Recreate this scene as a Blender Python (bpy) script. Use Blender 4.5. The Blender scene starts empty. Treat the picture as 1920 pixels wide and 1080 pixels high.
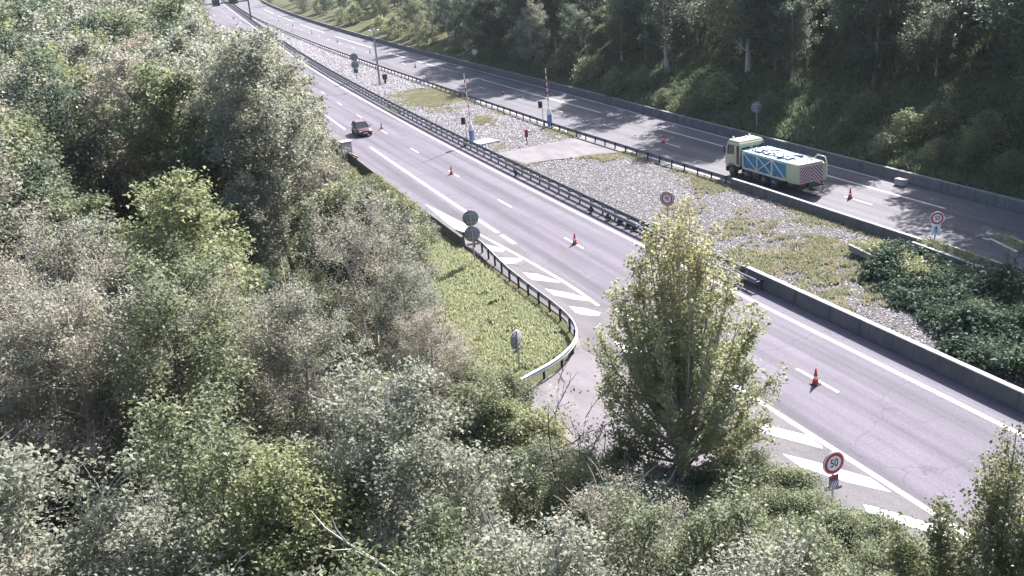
import bpy, math, random
import numpy as np
from mathutils import Vector, Matrix, Quaternion

scene = bpy.context.scene
COL = scene.collection
R = math.radians
# ------------------------------------------------------------------ camera
F_PX, PITCH, ROLL, PSI = 1843.53, 0.347984, -0.085225, 0.365149
CAM = np.array([-27.6773, 0.0, 20.8694])
fw = np.array([math.sin(PSI)*math.cos(PITCH), math.cos(PSI)*math.cos(PITCH), -math.sin(PITCH)])
_rt = np.array([math.cos(PSI), -math.sin(PSI), 0.0]); _up = np.cross(_rt, fw)
cr = math.cos(ROLL)*_rt + math.sin(ROLL)*_up
cu = -math.sin(ROLL)*_rt + math.cos(ROLL)*_up
cam_d = bpy.data.cameras.new("camera"); cam = bpy.data.objects.new("camera", cam_d); COL.objects.link(cam)
cam_d.sensor_width = 36.0; cam_d.lens = F_PX/1920*36; cam_d.clip_start = 0.3; cam_d.clip_end = 3000
cam.matrix_world = Matrix(((cr[0], cu[0], -fw[0], CAM[0]), (cr[1], cu[1], -fw[1], CAM[1]), (cr[2], cu[2], -fw[2], CAM[2]), (0, 0, 0, 1)))
scene.camera = cam
# ------------------------------------------------------------------ light
SUN_AZ = math.atan2(0.80, 0.60); SUN_EL = R(40)
world = bpy.data.worlds.new("World"); scene.world = world; world.use_nodes = True
wn = world.node_tree; wn.nodes.clear()
wo = wn.nodes.new("ShaderNodeOutputWorld"); wb = wn.nodes.new("ShaderNodeBackground"); ws = wn.nodes.new("ShaderNodeTexSky")
ws.sky_type = 'NISHITA'; ws.sun_disc = False; ws.sun_elevation = SUN_EL; ws.sun_rotation = SUN_AZ
ws.air_density = 1.0; ws.dust_density = 2.5; ws.ozone_density = 1.0
wb.inputs[1].default_value = 0.09
wn.links.new(ws.outputs[0], wb.inputs[0]); wn.links.new(wb.outputs[0], wo.inputs[0])
sl = bpy.data.lights.new("sun", 'SUN'); sun = bpy.data.objects.new("sun", sl); COL.objects.link(sun)
sl.energy = 5.0; sl.angle = R(0.5); sl.color = (1.0, 0.955, 0.93)
sdir = Vector((math.sin(SUN_AZ)*math.cos(SUN_EL), math.cos(SUN_AZ)*math.cos(SUN_EL), math.sin(SUN_EL)))
sun.rotation_euler = sdir.to_track_quat('Z', 'Y').to_euler()
sun.location = (60, 60, 80)
scene.view_settings.view_transform = 'Standard'; scene.view_settings.look = 'None'
scene.view_settings.exposure = 1.8; scene.view_settings.gamma = 1.0
cy = scene.cycles
cy.max_bounces = 5; cy.diffuse_bounces = 4; cy.glossy_bounces = 2; cy.transmission_bounces = 3
cy.transparent_max_bounces = 6; cy.volume_bounces = 0; cy.caustics_reflective = False; cy.caustics_refractive = False
cy.use_denoising = True
cy.sample_clamp_indirect = 4.0

# ------------------------------------------------------------------ pixel <-> world (used only to measure where things stand)
def at(x, y, Z=0.0):
    d = fw*F_PX + cr*(x-960) + cu*(540-y)
    t = (Z-CAM[2])/d[2]
    p = CAM + d*t
    return (float(p[0]), float(p[1]))
def px(P):
    d = np.atleast_2d(np.asarray(P, float)) - CAM
    z = d @ fw
    zz = np.where(np.abs(z) < 1e-6, 1e-6, z)
    return 960 + F_PX*(d @ cr)/zz, 540 - F_PX*(d @ cu)/zz, z
def offL(Y):
    Y = np.asarray(Y, float); t = np.clip(Y-50, 0, 180)
    return 1.95e-4*t*t + np.clip(Y-230, 0, None)*0.070
def offR(Y):
    t = np.clip(np.asarray(Y, float)-160, 0, 400)
    return 1.5e-4*t*t
def rrailX(Y): return float(np.interp(Y, [40, 62, 95, 600], [17.1, 17.05, 16.1, 16.1]) + offR(Y))
def wallX(Y): return float(np.interp(Y, [0, 85, 115, 600], [27.7, 27.7, 28.2, 28.2]) + offR(Y))

# ------------------------------------------------------------------ tags and objects
def tag(o, label=None, cat=None, group=None, kind=None):
    if label: o["label"] = label
    if cat: o["category"] = cat
    if group: o["group"] = group
    if kind: o["kind"] = kind
    return o
def empty(name, loc=(0, 0, 0), rz=0.0):
    o = bpy.data.objects.new(name, None); COL.objects.link(o)
    o.location = loc; o.rotation_euler = (0, 0, rz); o.empty_display_size = 0.3
    return o
class MB:
    """collects shapes; build() links them as one mesh object"""
    def __init__(s): s.v = []; s.f = []; s.m = []; s.sm = []
    def add(s, vs, fs, m=0, smooth=False):
        b = len(s.v); s.v.extend([tuple(v) for v in vs])
        s.f.extend([tuple(b+i for i in f) for f in fs]); s.m.extend([m]*len(fs)); s.sm.extend([smooth]*len(fs))
    def box(s, c, d, m=0, rz=0.0, bev=0.0, M=None):
        x, y, z = d[0]/2, d[1]/2, d[2]/2
        if bev > 0:
            bev = min(bev, x*.9, y*.9, z*.9)
            vs = []
            for zz, k in ((-z, bev), (-z+bev, 0), (z-bev, 0), (z, bev)):
                a, b = x-k, y-k; q = bev*0.5 if k == 0 else 0
                vs += [(-a+q, -b, zz), (a-q, -b, zz), (a, -b+q, zz), (a, b-q, zz), (a-q, b, zz), (-a+q, b, zz), (-a, b-q, zz), (-a, -b+q, zz)]
            fs = [tuple(reversed(range(8))), tuple(range(24, 32))]
            for r_ in range(3):
                for i in range(8):
                    j = (i+1) % 8; fs.append((r_*8+i, r_*8+j, r_*8+8+j, r_*8+8+i))
        else:
            vs = [(-x, -y, -z), (x, -y, -z), (x, y, -z), (-x, y, -z), (-x, -y, z), (x, -y, z), (x, y, z), (-x, y, z)]
            fs = [(3, 2, 1, 0), (4, 5, 6, 7), (0, 1, 5, 4), (1, 2, 6, 5), (2, 3, 7, 6), (3, 0, 4, 7)]
        ca, sa = math.cos(rz), math.sin(rz)
        out = []
        for v in vs:
            if M is not None: w = M @ Vector(v); out.append((w[0]+c[0], w[1]+c[1], w[2]+c[2]))
            else: out.append((v[0]*ca-v[1]*sa+c[0], v[0]*sa+v[1]*ca+c[1], v[2]+c[2]))
        s.add(out, fs, m)
    def beam(s, a, b, w, h, m=0):
        a, b = Vector(a), Vector(b); d = b-a; L = d.length
        q = d.to_track_quat('Y', 'Z').to_matrix()
        s.box(tuple((a+b)/2), (w, L, h), m, M=q)
    def tube(s, pts, rad, n=8, m=0, cap=True, smooth=True):
        pts = [Vector(p) for p in pts]; N = len(pts)
        if not hasattr(rad, '__len__'): rad = [rad]*N
        vs = []; prev = None
        for i, p in enumerate(pts):
            t = (pts[min(i+1, N-1)]-pts[max(i-1, 0)])
            if t.length < 1e-9: t = Vector((0, 0, 1))
            t.normalize()
            if prev is None: a = t.orthogonal().normalized()
            else:
                a = prev - t*prev.dot(t)
                a = a.normalized() if a.length > 1e-6 else t.orthogonal().normalized()
            prev = a; b = t.cross(a)
            for k in range(n):
                an = 2*math.pi*k/n; vs.append(p + (a*math.cos(an)+b*math.sin(an))*rad[i])
        fs = []
        for i in range(N-1):
            for k in range(n):
                j = (k+1) % n; fs.append((i*n+k, i*n+j, (i+1)*n+j, (i+1)*n+k))
        s.add(vs, fs, m, smooth)
        if cap:
            s.add(vs[:n], [tuple(reversed(range(n)))], m); s.add(vs[-n:], [tuple(range(n))], m)
    def lathe(s, c, prof, n=16, m=0, smooth=True, M=None):
        vs = []
        for r_, z in prof:
            for k in range(n):
                a = 2*math.pi*k/n; v = Vector((r_*math.cos(a), r_*math.sin(a), z))
                if M is not None: v = M @ v
                vs.append((v[0]+c[0], v[1]+c[1], v[2]+c[2]))
        fs = []
        for i in range(len(prof)-1):
            for k in range(n):
                j = (k+1) % n; fs.append((i*n+k, i*n+j, (i+1)*n+j, (i+1)*n+k))
        fs.append(tuple(reversed(range(n)))); fs.append(tuple(range((len(prof)-1)*n, len(prof)*n)))
        s.add(vs, fs, m, smooth)
    def prism(s, poly, z0, z1, m=0):
        n = len(poly)
        vs = [(p[0], p[1], z0) for p in poly]+[(p[0], p[1], z1) for p in poly]
        fs = [tuple(reversed(range(n))), tuple(range(n, 2*n))]+[(i, (i+1) % n, n+(i+1) % n, n+i) for i in range(n)]
        s.add(vs, fs, m)
    def sheet(s, poly, z, m=0):
        a = sum(poly[i][0]*poly[(i+1) % len(poly)][1]-poly[(i+1) % len(poly)][0]*poly[i][1] for i in range(len(poly)))
        if a < 0: poly = list(reversed(poly))
        s.add([(p[0], p[1], z) for p in poly], [tuple(range(len(poly)))], m)
    def sweep(s, path, prof, m=0, closed=True, smooth=False):
        """path: list of (x,y,z); prof: list of (side, up) offsets"""
        n = len(prof); vs = []
        for i, p in enumerate(path):
            a = Vector(path[max(i-1, 0)][:2]); b = Vector(path[min(i+1, len(path)-1)][:2])
            t = (b-a).normalized(); nrm = Vector((t.y, -t.x))
            for o, u in prof: vs.append((p[0]+nrm.x*o, p[1]+nrm.y*o, p[2]+u))
        fs = []
        kk = n if closed else n-1
        for i in range(len(path)-1):
            for k in range(kk):
                j = (k+1) % n; fs.append((i*n+k, (i+1)*n+k, (i+1)*n+j, i*n+j))
        s.add(vs, fs, m, smooth)
        if closed:
            s.add(vs[:n], [tuple(range(n))], m); s.add(vs[-n:], [tuple(reversed(range(n)))], m)
    def mesh(s, name, mats):
        me = bpy.data.meshes.new(name); me.from_pydata(s.v, [], s.f)
        for mm in (mats if isinstance(mats, (list, tuple)) else [mats]): me.materials.append(mm)
        me.polygons.foreach_set('material_index', s.m); me.polygons.foreach_set('use_smooth', s.sm); me.update()
        return me
    def build(s, name, mats, parent=None):
        o = bpy.data.objects.new(name, s.mesh(name, mats)); COL.objects.link(o)
        if parent: o.parent = parent
        return o
def from_np(name, V, F, mats, parent=None, attr=None, mi=None):
    me = bpy.data.meshes.new(name); n, k = F.shape
    me.vertices.add(len(V)); me.vertices.foreach_set('co', np.ascontiguousarray(V, np.float32).ravel())
    me.loops.add(n*k); me.loops.foreach_set('vertex_index', np.ascontiguousarray(F, np.int32).ravel())
    me.polygons.add(n); me.polygons.foreach_set('loop_start', np.arange(0, n*k, k, dtype=np.int32))
    try: me.polygons.foreach_set('loop_total', np.full(n, k, np.int32))
    except Exception: pass
    for mm in (mats if isinstance(mats, (list, tuple)) else [mats]): me.materials.append(mm)
    if mi is not None: me.polygons.foreach_set('material_index', np.ascontiguousarray(mi, np.int32))
    if attr is not None:
        a = me.attributes.new('v', 'FLOAT', 'POINT'); a.data.foreach_set('value', np.ascontiguousarray(attr, np.float32))
    me.update(calc_edges=True)
    if name is None: return me
    o = bpy.data.objects.new(name, me); COL.objects.link(o)
    if parent: o.parent = parent
    return o
def copy_tree(o, parent=None):
    kids = [c for c in bpy.data.objects if c.parent == o] if o not in KIDS else KIDS[o]
    KIDS[o] = kids
    c = o.copy(); COL.objects.link(c); c.parent = parent
    for k in kids: copy_tree(k, c)
    return c
KIDS = {}

# ------------------------------------------------------------------ materials
def mat(name):
    m = bpy.data.materials.new(name); m.use_nodes = True; nt = m.node_tree
    b = nt.nodes.get('Principled BSDF'); return m, nt, b
def N(nt, t, **k):
    n = nt.nodes.new(t)
    for a, v in k.items(): setattr(n, a, v)
    return n
def ramp(nt, fac, stops):
    r_ = N(nt, 'ShaderNodeValToRGB'); e = r_.color_ramp.elements
    while len(e) > 1: e.remove(e[-1])
    e[0].position = stops[0][0]; e[0].color = (*stops[0][1], 1)
    for p, c in stops[1:]:
        x = e.new(p); x.color = (*c, 1)
    nt.links.new(fac, r_.inputs[0]); return r_.outputs[0]
def noise(nt, scale, detail=4, rough=.6, vec=None, sc=None, kind='ShaderNodeTexNoise'):
    n = N(nt, kind); n.inputs['Scale'].default_value = scale
    if kind == 'ShaderNodeTexNoise': n.inputs['Detail'].default_value = detail; n.inputs['Roughness'].default_value = rough
    if vec is None: vec = N(nt, 'ShaderNodeNewGeometry').outputs['Position']
    if sc:
        mp = N(nt, 'ShaderNodeMapping'); mp.inputs['Scale'].default_value = sc; nt.links.new(vec, mp.inputs[0]); vec = mp.outputs[0]
    nt.links.new(vec, n.inputs['Vector']); return n.outputs[0]
def mixc(nt, f, a, b, mode='MIX'):
    m = N(nt, 'ShaderNodeMix', data_type='RGBA', blend_type=mode)
    for i, v in ((0, f), (6, a), (7, b)):
        if isinstance(v, (int, float)): m.inputs[i].default_value = v
        elif isinstance(v, tuple): m.inputs[i].default_value = (*v, 1)
        else: nt.links.new(v, m.inputs[i])
    return m.outputs[2]
def bump(nt, b, h, strength=.4, dist=.02):
    n = N(nt, 'ShaderNodeBump'); n.inputs['Strength'].default_value = strength; n.inputs['Distance'].default_value = dist
    nt.links.new(h, n.inputs['Height']); nt.links.new(n.outputs[0], b.inputs['Normal'])
def obj_vec(nt): return N(nt, 'ShaderNodeTexCoord').outputs['Object']
def simple(name, col, rough=.5, metal=0.0, var=.15, scale=3.0, spec=.5, wear=None):
    m, nt, b = mat(name)
    v = obj_vec(nt)
    f = noise(nt, scale, 5, .65, v)
    lo = tuple(c*(1-var) for c in col); hi = tuple(min(1, c*(1+var)) for c in col)
    c = ramp(nt, f, [(.3, lo), (.7, hi)])
    if wear:
        f2 = noise(nt, scale*2.7, 6, .7, v)
        k = ramp(nt, f2, [(.56, (0, 0, 0)), (.68, (1, 1, 1))])
        c = mixc(nt, k, c, wear)
    nt.links.new(c, b.inputs['Base Color'])
    b.inputs['Roughness'].default_value = rough; b.inputs['Metallic'].default_value = metal
    b.inputs['Specular IOR Level'].default_value = spec
    return m
def asphalt(name, c0, c1, sy=.02, patch=None):
    m, nt, b = mat(name)
    s1 = noise(nt, 1.0, 3, .5, sc=(.9, sy, 1))            # long wheel-track streaks
    c = ramp(nt, s1, [(.36, c0), (.58, c1)])
    s2 = noise(nt, .35, 5, .6)
    c = mixc(nt, .5, c, ramp(nt, s2, [(.3, (.42, .42, .42)), (.7, (.60, .60, .60))]), 'OVERLAY')
    s3 = noise(nt, 13, 2, .8)
    c = mixc(nt, .55, c, ramp(nt, s3, [(.3, (.30, .30, .30)), (.7, (.70, .70, .70))]), 'OVERLAY')
    s4 = noise(nt, 2.2, 6, .7, sc=(1, .35, 1))
    k = ramp(nt, s4, [(.62, (0, 0, 0)), (.74, (.5, .5, .5))])
    c = mixc(nt, k, c, tuple(x*.72 for x in c0))
    vo = N(nt, 'ShaderNodeTexVoronoi', feature='DISTANCE_TO_EDGE'); vo.inputs['Scale'].default_value = .16
    wv = N(nt, 'ShaderNodeVectorMath', operation='ADD'); nz = N(nt, 'ShaderNodeTexNoise'); nz.inputs['Scale'].default_value = .5; nz.inputs['Detail'].default_value = 6
    ps = N(nt, 'ShaderNodeNewGeometry').outputs['Position']; nt.links.new(ps, nz.inputs['Vector']); sc_ = N(nt, 'ShaderNodeVectorMath', operation='SCALE'); sc_.inputs['Scale'].default_value = 2.6
    nt.links.new(nz.outputs[1], sc_.inputs[0]); nt.links.new(ps, wv.inputs[0]); nt.links.new(sc_.outputs[0], wv.inputs[1]); nt.links.new(wv.outputs[0], vo.inputs['Vector'])
    ck = ramp(nt, vo.outputs['Distance'], [(.0, (.55, .55, .55)), (.006, (0, 0, 0))]); c = mixc(nt, ck, c, tuple(x*.5 for x in c0))
    nt.links.new(c, b.inputs['Base Color']); b.inputs['Roughness'].default_value = .82
    b.inputs['Specular IOR Level'].default_value = .3
    bump(nt, b, s3, .5, .01)
    return m
M_ASPH = asphalt('asphalt_light', (.058, .052, .069), (.105, .094, .124))
M_ASPHR = asphalt('asphalt_right', (.066, .062, .076), (.100, .094, .110))
M_ASPHG = asphalt('asphalt_gore', (.076, .069, .078), (.102, .093, .103), .2)
M_RAMP = asphalt('asphalt_ramp', (.100, .090, .102), (.140, .126, .140), .25)
def paint_mat():
    m, nt, b = mat('road_paint')
    f = noise(nt, 9, 5, .75); f2 = noise(nt, .8, 3, .6)
    c = ramp(nt, f, [(.34, (.12, .115, .125)), (.46, (.36, .35, .37)), (.62, (.55, .55, .56))])
    c = mixc(nt, .25, c, ramp(nt, f2, [(.3, (.5, .5, .5)), (.7, (.8, .8, .8))]))
    nt.links.new(c, b.inputs['Base Color']); b.inputs['Roughness'].default_value = .6
    return m
M_PAINT = paint_mat()
def concrete(name, c0, c1):
    m, nt, b = mat(name)
    f = noise(nt, .9, 6, .65); c = ramp(nt, f, [(.3, c0), (.7, c1)])
    st = noise(nt, 1.6, 5, .7, sc=(1.2, 1.2, .12))
    c = mixc(nt, ramp(nt, st, [(.5, (0, 0, 0)), (.72, (.65, .65, .65))]), c, tuple(x*.45 for x in c0))
    sp = N(nt, 'ShaderNodeSeparateXYZ'); nt.links.new(N(nt, 'ShaderNodeNewGeometry').outputs['Position'], sp.inputs[0])
    md = N(nt, 'ShaderNodeMath', operation='PINGPONG'); nt.links.new(sp.outputs[1], md.inputs[0]); md.inputs[1].default_value = 1.5
    c = mixc(nt, ramp(nt, md.outputs[0], [(.0, (.8, .8, .8)), (.028, (0, 0, 0))]), c, tuple(x*.25 for x in c0))
    g = noise(nt, 22, 3, .7)
    c = mixc(nt, .35, c, ramp(nt, g, [(.3, (.35, .35, .35)), (.7, (.65, .65, .65))]), 'OVERLAY')
    nt.links.new(c, b.inputs['Base Color']); b.inputs['Roughness'].default_value = .85; b.inputs['Specular IOR Level'].default_value = .25
    bump(nt, b, g, .4, .01); return m
M_CONC = concrete('old_concrete', (.17, .16, .16), (.25, .24, .235))
M_CONCD = concrete('dark_concrete', (.09, .087, .09), (.14, .135, .14))  # dark tone also carries the shade on the near wall and parapet faces
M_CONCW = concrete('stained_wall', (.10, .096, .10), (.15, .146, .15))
M_CONCL = concrete('pale_concrete', (.28, .27, .26), (.40, .385, .37))
def ground_mat(name, stops, s=.25, s2=6):
    m, nt, b = mat(name)
    f = noise(nt, s, 6, .65); c = ramp(nt, f, stops)
    g = noise(nt, s2, 4, .8)
    c = mixc(nt, .6, c, ramp(nt, g, [(.3, (.22, .22, .22)), (.7, (.78, .78, .78))]), 'OVERLAY')
    nt.links.new(c, b.inputs['Base Color']); b.inputs['Roughness'].default_value = .95; b.inputs['Specular IOR Level'].default_value = .1
    bump(nt, b, g, .8, .05); return m
M_GROUND = ground_mat('soil_and_moss', [(.3, (.045, .050, .024)), (.5, (.07, .075, .035)), (.7, (.10, .085, .05))])
M_MED = ground_mat('grit', [(.3, (.065, .060, .061)), (.5, (.10, .093, .095)), (.7, (.08, .078, .055))], .3, 9)
M_STONE = simple('pale_stones', (.55, .52, .55), .8, 0, .3, 2.0, .2)
def leafmat(name, cols, transl=.5, rough=.55, spec=.38, dry=None, zgrad=None):
    m, nt, b = mat(name)
    a = N(nt, 'ShaderNodeAttribute'); a.attribute_name = 'v'
    oi = N(nt, 'ShaderNodeObjectInfo')
    add = N(nt, 'ShaderNodeMath', operation='MULTIPLY_ADD')
    nt.links.new(oi.outputs['Random'], add.inputs[0]); add.inputs[1].default_value = .45
    sc = N(nt, 'ShaderNodeMath', operation='MULTIPLY'); nt.links.new(a.outputs['Fac'], sc.inputs[0]); sc.inputs[1].default_value = .55
    nt.links.new(sc.outputs[0], add.inputs[2])
    c = ramp(nt, add.outputs[0], cols)
    if dry or zgrad:
        v = obj_vec(nt); f = noise(nt, .45 if not zgrad else 1.1, 4, .7, v)
        if zgrad:
            sp = N(nt, 'ShaderNodeSeparateXYZ'); nt.links.new(v, sp.inputs[0])
            mr = N(nt, 'ShaderNodeMapRange'); mr.inputs[1].default_value = zgrad[0]; mr.inputs[2].default_value = zgrad[1]
            nt.links.new(sp.outputs[2], mr.inputs[0])
            ad = N(nt, 'ShaderNodeMath', operation='ADD'); nt.links.new(mr.outputs[0], ad.inputs[0]); nt.links.new(f, ad.inputs[1])
            mr2 = N(nt, 'ShaderNodeMapRange'); mr2.inputs[1].default_value = .92; mr2.inputs[2].default_value = 1.38
            nt.links.new(ad.outputs[0], mr2.inputs[0]); k = mr2.outputs[0]; c = mixc(nt, k, c, zgrad[2])
        else:
            k = ramp(nt, f, [(dry[0], (0, 0, 0)), (dry[0]+.12, (.75, .75, .75))]); c = mixc(nt, k, c, dry[1])
    nt.links.new(c, b.inputs['Base Color']); b.inputs['Roughness'].default_value = rough; b.inputs['Specular IOR Level'].default_value = spec
    tr = N(nt, 'ShaderNodeBsdfTranslucent'); nt.links.new(c, tr.inputs[0])
    mx = N(nt, 'ShaderNodeMixShader'); mx.inputs[0].default_value = transl
    nt.links.new(b.outputs[0], mx.inputs[1]); nt.links.new(tr.outputs[0], mx.inputs[2])
    nt.links.new(mx.outputs[0], nt.nodes['Material Output'].inputs[0]); return m
L_GREY = leafmat('leaves_grey_green', [(0, (.17, .185, .135)), (.4, (.24, .255, .195)), (.8, (.32, .325, .255)), (1, (.40, .385, .32))], dry=(.62, (.28, .26, .15)))
L_GREEN = leafmat('leaves_green', [(0, (.115, .14, .078)), (.5, (.185, .21, .12)), (.9, (.27, .285, .165)), (1, (.33, .33, .20))], dry=(.65, (.25, .24, .11)))
L_BROWN = leafmat('leaves_turning', [(0, (.22, .215, .165)), (.5, (.31, .295, .235)), (.85, (.39, .35, .28)), (1, (.44, .34, .27))], dry=(.62, (.34, .26, .17)))
L_YEL = leafmat('leaves_yellow_green', [(0, (.15, .18, .09)), (.5, (.24, .265, .135)), (1, (.36, .36, .19))], dry=(.58, (.40, .36, .18)))
L_DARK = leafmat('leaves_dark', [(0, (.065, .095, .066)), (.5, (.105, .14, .095)), (1, (.18, .215, .14))], dry=(.64, (.20, .20, .12)))
L_MAIN = leafmat('leaves_hornbeam', [(0, (.20, .225, .12)), (.5, (.31, .33, .175)), (1, (.42, .42, .24))], zgrad=(1.0, 13.5, (.36, .33, .15)))
L_IVY = leafmat('leaves_ivy', [(0, (.035, .062, .044)), (.5, (.06, .095, .062)), (1, (.14, .17, .10))], .42, .6, .22, dry=(.58, (.20, .23, .12)))  # the dry colour here paints sunlit lumps as lighter leaf patches
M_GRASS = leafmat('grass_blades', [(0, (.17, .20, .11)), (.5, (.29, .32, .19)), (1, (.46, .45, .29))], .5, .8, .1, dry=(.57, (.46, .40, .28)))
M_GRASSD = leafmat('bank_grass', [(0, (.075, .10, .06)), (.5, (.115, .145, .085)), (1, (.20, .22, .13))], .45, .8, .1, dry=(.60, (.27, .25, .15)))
M_GRASSM = leafmat('median_weeds', [(0, (.17, .185, .11)), (.5, (.27, .27, .17)), (1, (.40, .37, .26))], .45, .8, .1, dry=(.50, (.40, .34, .26)))
M_BARK = simple('bark', (.11, .095, .08), .9, 0, .35, 5, .1)
M_BARKP = simple('pale_bark', (.34, .31, .28), .85, 0, .25, 5, .15)
M_STEEL = simple('galvanised_steel', (.42, .42, .45), .38, .75, .18, 4, .5, wear=(.22, .18, .17))
M_RAIL = simple('weathered_rail', (.17, .17, .20), .45, .5, .25, 2.5, .5, wear=(.10, .09, .09))
M_RAILN = simple('bright_rail', (.40, .40, .43), .35, .55, .12, 2.5, .5)
M_DKPOST = simple('dark_posts', (.045, .045, .06), .6, .2, .3, 6)
M_BLACK = simple('black_plastic', (.018, .018, .022), .5, 0, .3, 6)
M_SEAM = simple('bitumen', (.06, .055, .065), .7, 0, .2, 6)
M_WHITE = simple('white_enamel', (.78, .78, .77), .35, 0, .06, 4, .5, wear=(.62, .61, .6))
M_RED = simple('sign_red', (.50, .012, .035), .45, 0, .1, 5)
M_DRED = simple('dark_red', (.22, .02, .04), .5, 0, .15, 5)
M_INK = simple('sign_black', (.02, .03, .035), .5, 0, .1, 5)
M_SIGNBACK = simple('grey_sign_back', (.22, .22, .25), .6, .1, .12, 5)
M_SIGNBLUE = simple('dark_blue_sign', (.03, .06, .11), .5, .1, .2, 6)
M_CONE = simple('cone_orange', (.62, .045, .03), .5, 0, .12, 8, .4)
M_CONEB = simple('cone_base', (.05, .045, .05), .8, 0, .2, 8)
M_BLUE = simple('cabinet_blue', (.12, .25, .42), .45, 0, .12, 6)

# ------------------------------------------------------------------ the ground
def bankZ(X, Y):
    """height of the terrain"""
    w = np.interp(Y, [0, 85, 115, 600], [27.7, 27.7, 28.2, 28.2]) + offR(Y) + .45
    t = np.clip(X-w, 0, None)
    slope = np.interp(Y, [0, 120, 190, 260], [.36, .34, .22, .14])
    z = np.where(t > 0, np.minimum(t*2.4, .72) + slope*np.minimum(t, 26) + .10*np.clip(t-26, 0, 60), 0.0)
    und = .25*np.sin(X*.31+1.3)*np.sin(Y*.23) + .18*np.sin(X*.73)*np.cos(Y*.51)
    z = z + und*np.clip(t/4, 0, 1)
    lt = np.clip(-22-(X-offL(Y)), 0, None)
    z = z + .04*lt*np.clip((Y-60)/60, 0, 1)
    md = np.clip(1-np.abs(X-11.2-offL(Y)*.6)/4.5, 0, 1)*np.clip((Y-30)/10, 0, 1)*np.clip((150-Y)/40, 0, 1)
    return z + .12*md - .03
xs = np.unique(np.concatenate([np.arange(-1500, -120, 120), np.arange(-120, 27, 2.2), np.arange(27, 34, .28), np.arange(34, 110, 1.6), np.arange(110, 1600, 120)]))
ys = np.unique(np.concatenate([np.arange(-900, -40, 120), np.arange(-40, 330, 2.5), np.arange(330, 700, 12), np.arange(700, 2400, 150)]))
GX, GY = np.meshgrid(xs, ys)
GZ = bankZ(GX, GY)
inR = (GX > -7.5+offL(GY)) & (GX < 28+offR(GY))
nx, ny = len(xs), len(ys)
V = np.stack([GX.ravel(), GY.ravel(), GZ.ravel()], 1)
i = np.arange(nx-1)[None, :]+nx*np.arange(ny-1)[:, None]; i = i.ravel()
Fq = np.stack([i, i+1, i+nx+1, i+nx], 1)
g = from_np('ground', V, Fq, M_GROUND); tag(g, kind='structure')

def strip(name, fl, fr, y0, y1, z, m, step=4.0):
    Y = np.arange(y0, y1+.01, step); b = MB()
    vs = [(float(fl(y)), float(y), z) for y in Y]+[(float(fr(y)), float(y), z) for y in Y]; n = len(Y)
    b.add(vs, [(k, n+k, n+k+1, k+1) for k in range(n-1)]); o = b.build(name, m); return tag(o, kind='structure')
strip('road_surface', lambda y: -6.62+offL(y), lambda y: 5.45+offL(y), 47, 620, .020, M_ASPH)
b = MB(); b.sheet([(-3.55, -40), (5.45, -40), (5.45, 47), (-3.55, 47)], .020); tag(b.build('road_surface', M_ASPH), kind='structure')
strip('road_surface', lambda y: rrailX(y)+.15, lambda y: wallX(y)-.05, 20, 620, .020, M_ASPHR)
strip('median_ground', lambda y: 5.45+offL(y), lambda y: max(rrailX(y)+.15, 5.5+offL(y)), 20, 440, .075, M_MED)
GUARD = [at(*q) for q in [(893, 462), (925, 495), (950, 521), (975, 541), (1000, 561), (1026, 580), (1050, 600), (1066, 615), (1077, 632), (1080, 650), (1073, 667), (1058, 684), (1035, 702), (1010, 716), (985, 730)]]
g2 = [(-14.5, 39.0), (-18, 37.2), (-22, 35.5), (-27, 34)]
ramp_poly = [(-3.55, -20), (-3.55, 47)]+[(-3.55, 47)][:0]+[(-6.62, 47)]+[p for p in GUARD if p[1] < 47]+g2+[(-34, 30), (-36, 22), (-24, 25), (-15, 27.5), (-10.5, 25.5), (-8.8, 20), (-8.0, 10), (-7.8, -20)]
b = MB(); b.sheet(ramp_poly, .012); o = b.build('exit_ramp', M_RAMP); tag(o, kind='structure')
b = MB(); b.sheet([(-3.56, 8), (-3.56, 70), (-6.60, 70), (-6.6, 47.5), (-7.0, 44.6), (-7.6, 43), (-6.8, 36), (-6.5, 30), (-6.6, 26), (-6.9, 20), (-7.2, 8)], .0245); tag(b.build('hatched_island', M_ASPHG), kind='structure')
# crossing through the median
PATH = [at(*q, .1) for q in [(930, 289), (969, 281), (1020, 271), (1070, 262), (1094, 257), (1142, 270), (1180, 283), (1140, 289), (1075, 297), (1030, 301), (985, 309)]]
b = MB(); b.sheet(PATH, .150); tag(b.build('median_crossing', M_RAMP), kind='structure')
def in_poly(poly, x, y):
    poly = np.asarray(poly); x = np.asarray(x); y = np.asarray(y); r_ = np.zeros(x.shape, bool); n = len(poly)
    for k in range(n):
        x0, y0 = poly[k]; x1, y1 = poly[(k+1) % n]
        c = ((y0 > y) != (y1 > y)) & (x < (x1-x0)*(y-y0)/((y1-y0) if y1 != y0 else 1e-9)+x0)
        r_ ^= c
    return r_

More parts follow.
